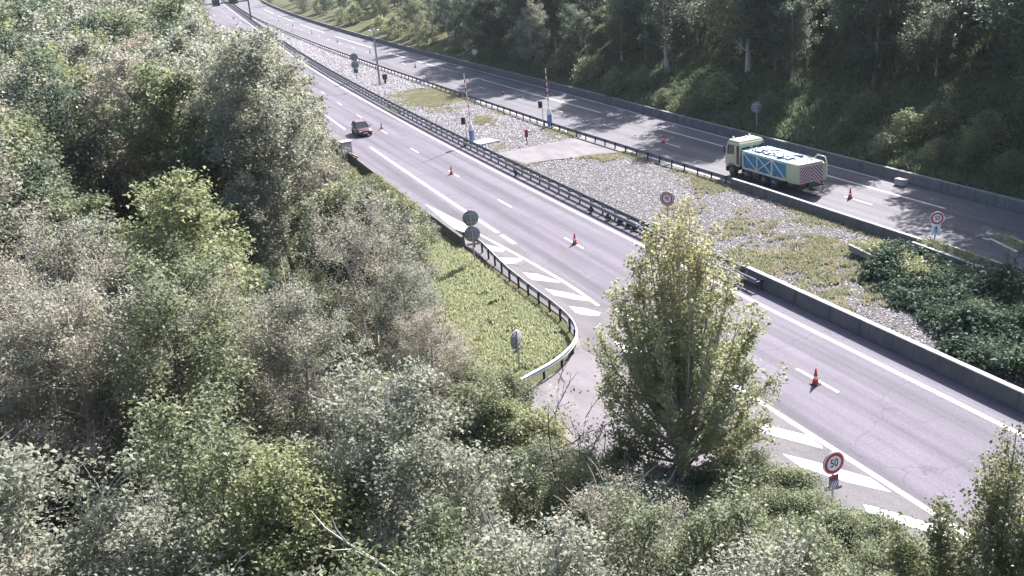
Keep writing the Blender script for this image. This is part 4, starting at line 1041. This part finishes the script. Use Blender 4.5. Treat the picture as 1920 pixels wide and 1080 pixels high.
# tall slim tree with a visible dark stem, left of the near road
segs, pts = grow(77, 15.5, 4.1, base=.42, nl=30, sub_n=8, twigs=6, up=.6, lean=.03, trunk_r=.17)
X, Yy = at(556, 522, 0)
root = empty('broadleaf_tree', (X, Yy, 0)); tag(root, 'tall tree with a long bare dark trunk rising left of the near road', 'tree')
V, F_ = tubes_np(segs, 7); from_np('trunk', V, F_, M_BARK, root)
V, F_, a = leaves(pts, 22, .30, .19, rng); from_np('crown', V, F_, L_GREY, root, attr=a)
b = MB(); Q = [(585, 960, 8.6), (610, 990, 8.5), (650, 1018, 8.3), (700, 1048, 8.1), (745, 1082, 7.8)]
b.tube([(*at(u, v_, z_), z_) for u, v_, z_ in Q], [.010, .018, .026, .032, .038], 7)
b.tube([(*at(u, v_, z_), z_) for u, v_, z_ in [(705, 1052, 8.08), (660, 1030, 8.6), (625, 1032, 8.7), (600, 1024, 8.9)]], [.020, .016, .011, .006], 6)
b.tube([(*at(u, v_, z_), z_) for u, v_, z_ in [(650, 1018, 8.3), (630, 992, 8.8), (622, 968, 9.0)]], [.025, .016, .006], 6)
o = b.build('dead_branch', M_BARKP); tag(o, 'pale bare dead branch sticking out of the leaves at the bottom of the photo', 'branch')
# bushes along the edge of the wood, the grass and the ramp
bush_spots = [(745, 380, 2.6, 'b2'), (770, 410, 2.4, 'b3'), (765, 480, 2.4, 'b3'), (740, 455, 3.2, 'b1'), (752, 530, 2.6, 'b3'), (770, 585, 2.6, 'b1'), (815, 640, 2.6, 'b1'), (850, 690, 2.6, 'b3'), (890, 715, 2.4, 'b1'), (700, 350, 2.6, 'b2'), (690, 400, 3.4, 'b3'), (720, 450, 3.4, 'b3'), (640, 330, 3.0, 'b1'),
    (935, 740, 2.6, 'b1'), (890, 780, 3.2, 'b1'), (960, 790, 3.0, 'b2'), (1010, 830, 2.8, 'b2'), (1040, 880, 3.0, 'b3'), (1120, 890, 2.4, 'b1'), (1180, 900, 2.6, 'b1'), (1230, 930, 2.6, 'b3'), (1150, 960, 3.2, 'b3'), (1080, 970, 3.4, 'b1'), (1240, 1010, 3.2, 'b3'), (1330, 930, 1.8, 'b1'), (1250, 905, 1.9, 'b3'), (1300, 915, 1.7, 'b3'), (1345, 900, 1.6, 'b1'), (1200, 880, 1.8, 'b3')]
for (u, v_, h_, key) in bush_spots:
    x, y = at(u, v_, h_*.75); s = h_/3.2
    plant(key, x, y, 0, s*1.05, rng.uniform(0, 6.28), '%s bush, left wood edge, %s' % (WORD_T[key], where(x, y, h_*.7)), 'bush', 'bushes at the edge of the left wood')
low = [(1350, 905), (1400, 880), (1445, 893), (1500, 935), (1560, 975), (1610, 1000), (1395, 965), (1470, 930), (1440, 1010), (1530, 985), (1500, 1050), (1590, 1010), (1560, 1070), (1655, 1040), (1630, 1090), (1700, 1075), (1340, 1000), (1370, 1060), (1420, 1090), (1720, 1110), (1320, 950)]
tree_proto('w1', 'bush', 51, 2.4, 1.9, .075, 30, .14, leafmat('leaves_willow', [(0, (.14, .175, .10)), (.5, (.22, .25, .145)), (1, (.32, .335, .21))], dry=(.64, (.38, .32, .15))), M_BARKP, stems=3, nl=36, sub_n=7, twigs=6, base=.02, env=BKW['env'], trunk_r=.04, up=.6)
WORD_T['w1'] = 'pale grey-green fine-leaved'
for u, v_ in low:
    x, y = at(u, v_, 1.6)
    plant('w1', x, y, 0, rng.uniform(.8, .98), rng.uniform(0, 6.28), 'pale fine-leaved bush by the 50 sign, %s' % where(x, y, 1.5), 'bush', 'pale bushes along the near road, lower right')
# --- the wood on the right bank
LIT = [(20, 68, 3), (20, 63, 2.5), (21, 57.5, 0), (18.3, 75, 0), (18, 84, 0), (17.2, 92, 0), (18.5, 99, 0), (20, 105, 0), (17.6, 114, 0), (18, 127, 0), (19.5, 136, 0), (18.5, 146, 0), (20, 160, 0), (23, 92, 0), (30, 95, 1.5), (30.5, 76, 1.8), (31.5, 60, 2.2), (30, 118, 1.5), (22, 120, 0), (23, 142, 0), (33, 100, 2), (34, 66, 3), (37, 62, 4)]
def blocks(x, y, z, h, r_):
    for a, b_, c in LIT:
        dx, dy = x-a, y-b_; t_ = dx*.8+dy*.6; o_ = abs(-dx*.6+dy*.8)
        if t_ > 0 and o_ < r_*.75+.4 and z+h*(.93 if o_ > r_*.4 else 1.0) > c+(t_+r_*.3)*.839: return True
    return False
nR = 0; takenR = []
rng = np.random.RandomState(12)
cand = []
for (ta, tb, ya, yb, sp) in ((8.5, 32, 38, 125, 5.7), (3.5, 34, 125, 190, 7.2), (33, 62, 30, 190, 10), (8, 60, 190, 330, 10), (6, 80, 330, 520, 17)):
    for gx in np.arange(ta, tb, sp):
        for gy in np.arange(ya, yb, sp): cand.append((gx+rng.uniform(-.4, .4)*sp, gy+rng.uniform(-.4, .4)*sp, sp))
for t, y, sp in cand:
    if y < 66 and t < 14: continue
    x = wallX(y)+.5+t; z = bz(x, y); key = ['r1', 'r2', 'r3', 'r4', 'r1', 'r2'][rng.randint(6)]; p = PROTO[key]
    hs = ([18, 15.5, 13, 10, 8, 6] if 105 < y < 150 and t < 16 else [16, 14, 12, 10, 8, 6]) if y < 172 else ([9.5, 7.5, 6, 5] if y < 225 else [6.5, 5.5, 5] if t < 18 else [12, 10, 8, 6])
    if t > 20: hs = [10.5, 8.5, 6.5]
    if y < 100 and t < 9: hs = [11, 9, 7, 5.5]
    if y > 330: key = ['f1', 'f2', 'f3'][rng.randint(3)]; p = PROTO[key]
    f = rng.uniform(.88, 1.08); ok = False
    for h_ in hs:
        h_ *= f; s = h_/p['h']; r_ = p['rad']*s
        if fits(MASK_R, x, y, z, h_, r_, .34, .8) and not blocks(x, y, z, h_, r_): ok = True; break
    if not ok: continue
    takenR.append((x, y)); nR += 1
    plant(key, x, y, z, s, rng.uniform(0, 6.28), label_for(key, x, y, z+h_*.6, 'right'), 'tree', 'trees of the right hand wood')
for (x, y, h_, key) in ((34.5, 49.5, 19, 'r1'), (38.5, 57, 20, 'r2'), (35, 41, 19, 'r2'), (41, 48, 18, 'r1'), (44, 64, 18, 'r2'), (33.5, 33, 17, 'r1'), (40, 36, 17, 'r2')):
    p = PROTO[key]; z = bz(x, y); plant(key, x, y, z, h_/p['h'], rng.uniform(0, 6.28), label_for(key, x, y, z+h_*.4, 'right'), 'tree', 'trees of the right hand wood')
rb = [(1345, 175, 3.2, 'b2'), (1300, 200, 2.0, 'b1'), (1150, 160, 2.6, 'b2'), (1205, 150, 2.4, 'b1'), (1620, 205, 2.4, 'b1'), (1700, 245, 2.4, 'b2'), (1655, 275, 1.8, 'b1'), (1580, 250, 1.8, 'b1'), (1760, 230, 2.4, 'b1'), (1850, 250, 2.6, 'b1'), (1830, 290, 2.2, 'b1'), (1760, 290, 1.8, 'b1'), (1240, 185, 1.6, 'b1'), (1440, 200, 2.0, 'b1'),
    (1060, 118, 3.4, 'b1'), (980, 100, 3.6, 'b1'), (930, 96, 3.2, 'b1'), (860, 78, 3.6, 'b1'), (800, 68, 3.6, 'b1'), (740, 52, 4.0, 'b2'), (715, 50, 3.4, 'b2'), (665, 28, 4.4, 'b2'), (640, 32, 3.6, 'b2'), (600, 12, 4.4, 'b2'), (575, 10, 3.6, 'b1'), (1100, 135, 3.0, 'b1'), (1890, 320, 2.0, 'b1')]
for u, v_, h_, key in rb:
    # march along the view ray until it meets the bank
    d = fw*F_PX+cr*(u-960)+cu*(540-v_); d /= np.linalg.norm(d); tt = 60.0
    while tt < 500:
        P = CAM+d*tt
        if P[2] <= bz(P[0], P[1])+h_*.45: break
        tt += .5
    x, y = float(P[0]), float(P[1]); x = max(x, wallX(y)+1.6)
    key = {'b1': 'c1', 'b2': 'c2'}[key]
    plant(key, x, y, bz(x, y), h_/3.2, rng.uniform(0, 6.28), '%s bush on the right bank, %s' % (WORD_T[key], where(x, y, bz(x, y)+h_*.5)), 'bush', 'bushes on the right bank')
for p_ in PROTO.values():
    if not p_['used']:
        for c_ in KIDS[p_['root']]+[p_['root']]: bpy.data.objects.remove(c_)
ORD = ['leftmost', 'second from left', 'third from left', 'fourth from left', 'fifth from left', 'sixth from left', 'seventh from left', 'eighth from left', 'ninth from left', 'tenth from left', 'eleventh from left', 'twelfth from left', '13th from left', '14th from left', '15th from left', '16th from left', '17th from left', '18th from left', '19th from left', '20th from left']+['%dth from left' % q for q in range(21, 41)]
byl = {}
for o, x, y in PLACED: byl.setdefault(o.get('label') or 'broadleaf tree, left wood', []).append((float(px([(x, y, 4)])[0][0]), o))
for lab, lst in byl.items():
    if len(lst) > 1:
        lst.sort(key=lambda q: q[0])
        for k, (_, o) in enumerate(lst[:40]): o['label'] = '%s %s' % (ORD[k], lab)
print('trees left', nL, 'right', nR, {k: p['n'] for k, p in PROTO.items()})

# ------------------------------------------------------------------ grass, weeds and stones
def blades(P, Z, h, w, rng, name, m, label=None, per=3):
    n = len(P); P = np.repeat(P, per, axis=0); Z = np.repeat(Z, per); n = len(P)
    a = rng.uniform(0, 6.28, n); L = h*rng.uniform(.5, 1.3, n); le = rng.uniform(.15, .8, n)*L; a2 = rng.uniform(0, 6.28, n)
    P = P+rng.normal(size=P.shape)*w*1.2
    dx, dy = np.cos(a)*w*.5, np.sin(a)*w*.5
    V = np.zeros((n, 4, 3)); V[:, 0] = np.stack([P[:, 0]-dx, P[:, 1]-dy, Z], 1); V[:, 1] = np.stack([P[:, 0]+dx, P[:, 1]+dy, Z], 1)
    V[:, 2] = np.stack([P[:, 0]+np.cos(a2)*le+dx*.4, P[:, 1]+np.sin(a2)*le+dy*.4, Z+L], 1); V[:, 3] = np.stack([P[:, 0]+np.cos(a2)*le*.5-dx, P[:, 1]+np.sin(a2)*le*.5-dy, Z+L*.62], 1)
    o = from_np(name, V.reshape(-1, 3), np.arange(n*4).reshape(-1, 4), m, attr=np.repeat(rng.uniform(0, 1, n), 4))
    return tag(o, label, 'grass', kind='stuff')
rng = np.random.RandomState(8)
def vnoise(x, y, s, seed):
    r2 = np.random.RandomState(seed); g_ = r2.rand(64, 64); u = x/s; v_ = y/s
    i0 = np.floor(u).astype(int); j0 = np.floor(v_).astype(int); fu = u-i0; fv = v_-j0; fu = fu*fu*(3-2*fu); fv = fv*fv*(3-2*fv)
    G = lambda i, j: g_[i % 64, j % 64]
    return G(i0, j0)*(1-fu)*(1-fv)+G(i0+1, j0)*fu*(1-fv)+G(i0, j0+1)*(1-fu)*fv+G(i0+1, j0+1)*fu*fv
# the grass triangle and the wood's edge
n = 60000
x = rng.uniform(-24, -6.9, n); y = rng.uniform(38, 70, n)
gpoly = [(-7.05, 72), (-7.1, 62), (-7.15, 56), (-7.15, 50), (-7.2, 47.5), (-7.8, 45.0), (-9.0, 43), (-11, 41.6), (-14.5, 39.8), (-19, 38), (-26, 38), (-26, 72)]
k = in_poly(gpoly, x, y) & (vnoise(x, y, .7, 1)+vnoise(x, y, 2.5, 2)*.6 > .45)
x, y = x[k], y[k]
blades(np.stack([x, y], 1), bankZ(x, y), .22, .07, rng, 'grass', M_GRASS, 'sunlit short grass on the triangle inside the curved guard rail')
# weeds of the median
n = 150000
y = 22+118*rng.rand(n)**1.25; x = 5.7+rng.rand(n)*11.4
X_, Y_, D_ = px(np.stack([x, y, x*0+.15], 1))
zones = [(1520, 490, 190, 70, .9), (1400, 430, 90, 30, .8), (1680, 520, 110, 60, .8), (1600, 400, 130, 28, 1.1), (1690, 430, 90, 25, .9), (1340, 340, 70, 18, 1.0), (1150, 292, 70, 9, .9), (975, 305, 40, 12, .7), (800, 180, 75, 26, 1.1), (1700, 620, 60, 40, .5), (1290, 400, 60, 25, .7), (940, 275, 30, 10, .6), (905, 225, 40, 20, .5), (1060, 250, 50, 12, .7), (1500, 600, 250, 60, .35), (1720, 470, 120, 40, .8), (690, 150, 30, 6, .8), (1580, 560, 100, 60, .6)]
wgt = np.zeros(n)
for (cx, cy_, rx, ry, k_) in zones: wgt = np.maximum(wgt, k_*np.exp(-(((X_-cx)/rx)**2+((Y_-cy_)/ry)**2)*.8))
wgt = wgt*1.1+.05+.25*(np.abs(x-5.9) < .35)+.3*(np.abs(x-np.interp(y, [40, 62, 95], [16.6, 16.5, 15.7])) < .5)
nn_ = vnoise(x, y, .40, 5)*.45+vnoise(x, y, 1.9, 6)*.4+rng.rand(n)*.28
inpath = in_poly([(a_, b_) for a_, b_ in PATH], x, y)
k = (nn_ < wgt*.72) & ~inpath & ~((x > 7.5) & (y < 38))
x, y = x[k], y[k]; print('weeds', len(x))
blades(np.stack([x, y], 1), bankZ(x, y)+.10, .17, .065, rng, 'weeds', M_GRASSM, 'patches of dry green weeds growing through the gravel median')
# pale stones of the median
n = 130000
y = 20+330*rng.rand(n)**1.9; x = 5.6+rng.rand(n)*(11.2+offR(y))
k = ~in_poly(PATH, x, y); x, y = x[k], y[k]
k = (x < np.interp(y, [40, 62, 95, 200], [16.9, 16.8, 15.9, 15.9])+offR(y)) & (x > 5.6+offL(y)); x, y = x[k], y[k]; n = len(x)
sz = np.interp(y, [20, 60, 170, 350], [.045, .060, .12, .30])*rng.uniform(.6, 1.4, n)
oc = np.array([[1, 0, 0], [0, 1, 0], [-1, 0, 0], [0, -1, 0], [0, 0, .8], [0, 0, -.6]], float); of = np.array([[0, 1, 4], [1, 2, 4], [2, 3, 4], [3, 0, 4]])
a = rng.uniform(0, 6.28, n); V = oc[None]*rng.uniform(.7, 1.3, (n, 6, 3)); Vx = V[:, :, 0]*np.cos(a)[:, None]-V[:, :, 1]*np.sin(a)[:, None]; Vy = V[:, :, 0]*np.sin(a)[:, None]+V[:, :, 1]*np.cos(a)[:, None]
Z = np.maximum(bankZ(x, y)+.02, .09)
V = np.stack([Vx*sz[:, None]+x[:, None], Vy*sz[:, None]+y[:, None], V[:, :, 2]*sz[:, None]+Z[:, None]], 2)
F_ = (of[None]+6*np.arange(n)[:, None, None]).reshape(-1, 3)
M_STN, nt, b_ = mat('median_stones'); at_ = N(nt, 'ShaderNodeAttribute'); at_.attribute_name = 'v'
nt.links.new(ramp(nt, at_.outputs['Fac'], [(0, (.035, .032, .036)), (.3, (.085, .079, .088)), (.75, (.20, .186, .208)), (1, (.34, .32, .35))]), b_.inputs['Base Color']); b_.inputs['Roughness'].default_value = .8
o = from_np('gravel', V.reshape(-1, 3), F_, M_STN, attr=np.repeat(rng.rand(n), 6)); tag(o, 'pale stones covering the median between the two roads', 'gravel', kind='stuff')
# grass of the right bank
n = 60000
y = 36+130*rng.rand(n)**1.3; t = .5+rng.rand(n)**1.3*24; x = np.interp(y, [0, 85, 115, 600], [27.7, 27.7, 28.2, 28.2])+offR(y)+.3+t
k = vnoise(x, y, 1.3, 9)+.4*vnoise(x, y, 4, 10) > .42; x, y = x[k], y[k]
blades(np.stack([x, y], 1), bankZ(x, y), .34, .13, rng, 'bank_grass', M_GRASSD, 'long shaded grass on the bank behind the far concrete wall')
# undergrowth below the left wood
n = 26000
x = rng.uniform(-45, -8.5, n); y = 8+100*rng.rand(n)
k = ~in_poly(ramp_poly, x, y) & (x < -9) & ~in_poly([(-7, 64), (-18, 62), (-20, 44), (-14, 39), (-7, 43)], x, y); x, y = x[k], y[k]
c3 = np.stack([x, y, bankZ(x, y)+.35], 1)
V, F_, a = leaves(c3, 6, .35, .16, rng); o = from_np('undergrowth', V, F_, L_DARK, attr=a); tag(o, 'dark low undergrowth on the floor of the left wood', 'undergrowth', kind='stuff')

# ------------------------------------------------------------------ ivy mound and concrete planters in the median
rng = np.random.RandomState(21)
n = 9000
X_ = rng.uniform(6.2, 17.2, n); Y_ = rng.uniform(18, 46.5, n)
ivy_poly = [at(*q, .6) for q in [(1612, 462), (1605, 520), (1650, 560), (1720, 600), (1745, 640), (1800, 690), (1925, 735), (2100, 830)]]+[(17.0, 20), (16.8, 40), (16.0, 45)]
k = in_poly(ivy_poly, X_, Y_); X_, Y_ = X_[k], Y_[k]
hz = .2+1.9*vnoise(X_, Y_, 2.4, 31)**2+.6*vnoise(X_, Y_, .9, 32)
def edge_d(x, y):
    d = np.full(x.shape, 9e9); P = np.array(ivy_poly)
    for a_, c_ in zip(P, np.roll(P, -1, 0)):
        e = c_-a_; t = np.clip(((x-a_[0])*e[0]+(y-a_[1])*e[1])/(e@e), 0, 1); d = np.minimum(d, np.hypot(x-a_[0]-t*e[0], y-a_[1]-t*e[1]))
    return d
ed_ = edge_d(X_, Y_); kk_ = ed_ > 1.3*vnoise(X_, Y_, .8, 35); X_, Y_, hz, ed_ = X_[kk_], Y_[kk_], hz[kk_], ed_[kk_]; hz *= np.clip(ed_/1.4, .2, 1)
ctr = np.concatenate([np.stack([X_, Y_, hz*q], 1) for q in (1.0, .78, .5)])
V, F_, a = leaves(ctr, 8, .17, .19, rng, up=.5)
o = from_np('ivy', V, F_, L_IVY, attr=a); tag(o, 'dense dark ivy mound filling the median between the concrete walls, right', 'ivy', kind='stuff')
def planter(P0, P1, w, z, label, plant_seed, cols=(.3,), thick=.36):
    x, y = P0; d = np.array(P1)-np.array(P0); L = float(np.linalg.norm(d)); rz = math.atan2(d[1], d[0])-math.pi/2
    root = empty('concrete_planter', (x, y, 0), rz); tag(root, label, 'planter')
    for sd in (-1, 1):
        b = MB(); b.box((sd*w/2, L/2, z-thick/2), (.16, L, thick), bev=.02); s_ = b.build('side_beam', M_CONC, root)
        b = MB(); b.box((sd*w/2, L/2, z+.022), (.19, L+.03, .04)); b.build('top_edge', M_CONCL, s_)
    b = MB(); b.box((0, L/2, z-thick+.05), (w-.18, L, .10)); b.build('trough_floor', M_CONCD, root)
    for c in cols:
        b = MB(); b.box((-w/2+.28, L*c, (z-thick)/2-.15), (.28, .28, z-thick+.28), bev=.02); b.build('column', M_CONCL, root)
        b = MB(); b.box((w/2-.28, L*c, (z-thick)/2-.15), (.28, .28, z-thick+.28), bev=.02); b.build('column', M_CONCL, root)
    r2 = np.random.RandomState(plant_seed); m_ = int(L*38)
    C_ = np.stack([r2.uniform(-w/2+.15, w/2-.15, m_), r2.uniform(.2, L-.1, m_), z+.02+r2.uniform(0, .22, m_)], 1)
    V, F_, a = leaves(C_, 9, .11, .09, r2, up=.6); p = from_np('plants', V, F_, L_YEL, root, attr=a)
    return root
pa = at(1727, 451, 1.1); pb = at(1862, 499, 1.1); planter(pb, pa, 1.25, 1.1, 'planted concrete trough on short columns rising from the ivy, right', 5, (.66,))
root_c = planter(at(1925, 470, 1.9), at(1875, 446, 1.9), 1.2, 1.9, 'second planted concrete trough, cut by the right edge of the photo', 6, (.5,))
pa = at(1606, 457, .75); pb = at(1740, 520, .75)
planter(pb, pa, .95, .75, 'low concrete trough buried under bright ivy, left of the 50 sign trough', 7, ())
# bright ivy spilling over the low trough
m_ = 420; t = rng.rand(m_); u_ = rng.uniform(-.7, .7, m_)
pA, pB = np.array(at(1640, 462, .9)), np.array(at(1735, 512, .9))
C_ = np.stack([pA[0]+(pB[0]-pA[0])*t+u_, pA[1]+(pB[1]-pA[1])*t+rng.uniform(-.3, .3, m_), .75+.45*rng.rand(m_)], 1)
V, F_, a = leaves(C_, 12, .16, .13, rng, up=.7); o = from_np('climbing_plant', V, F_, L_YEL, attr=a); tag(o, 'bright yellow-green climbing plant spilling over the low concrete trough', 'climbing plant', kind='stuff')

# ------------------------------------------------------------------ haze
hm = bpy.data.materials.new('haze_air'); hm.use_nodes = True; nt = hm.node_tree; nt.nodes.clear()
ho = nt.nodes.new('ShaderNodeOutputMaterial'); hv = nt.nodes.new('ShaderNodeVolumePrincipled')
hv.inputs['Color'].default_value = (.84, .91, 1.0, 1); hv.inputs['Density'].default_value = .00008; hv.inputs['Anisotropy'].default_value = .25
nt.links.new(hv.outputs[0], ho.inputs['Volume'])
b = MB(); b.box((0, 600, 13), (3600, 3800, 60)); o = b.build('haze', hm); tag(o, kind='stuff')
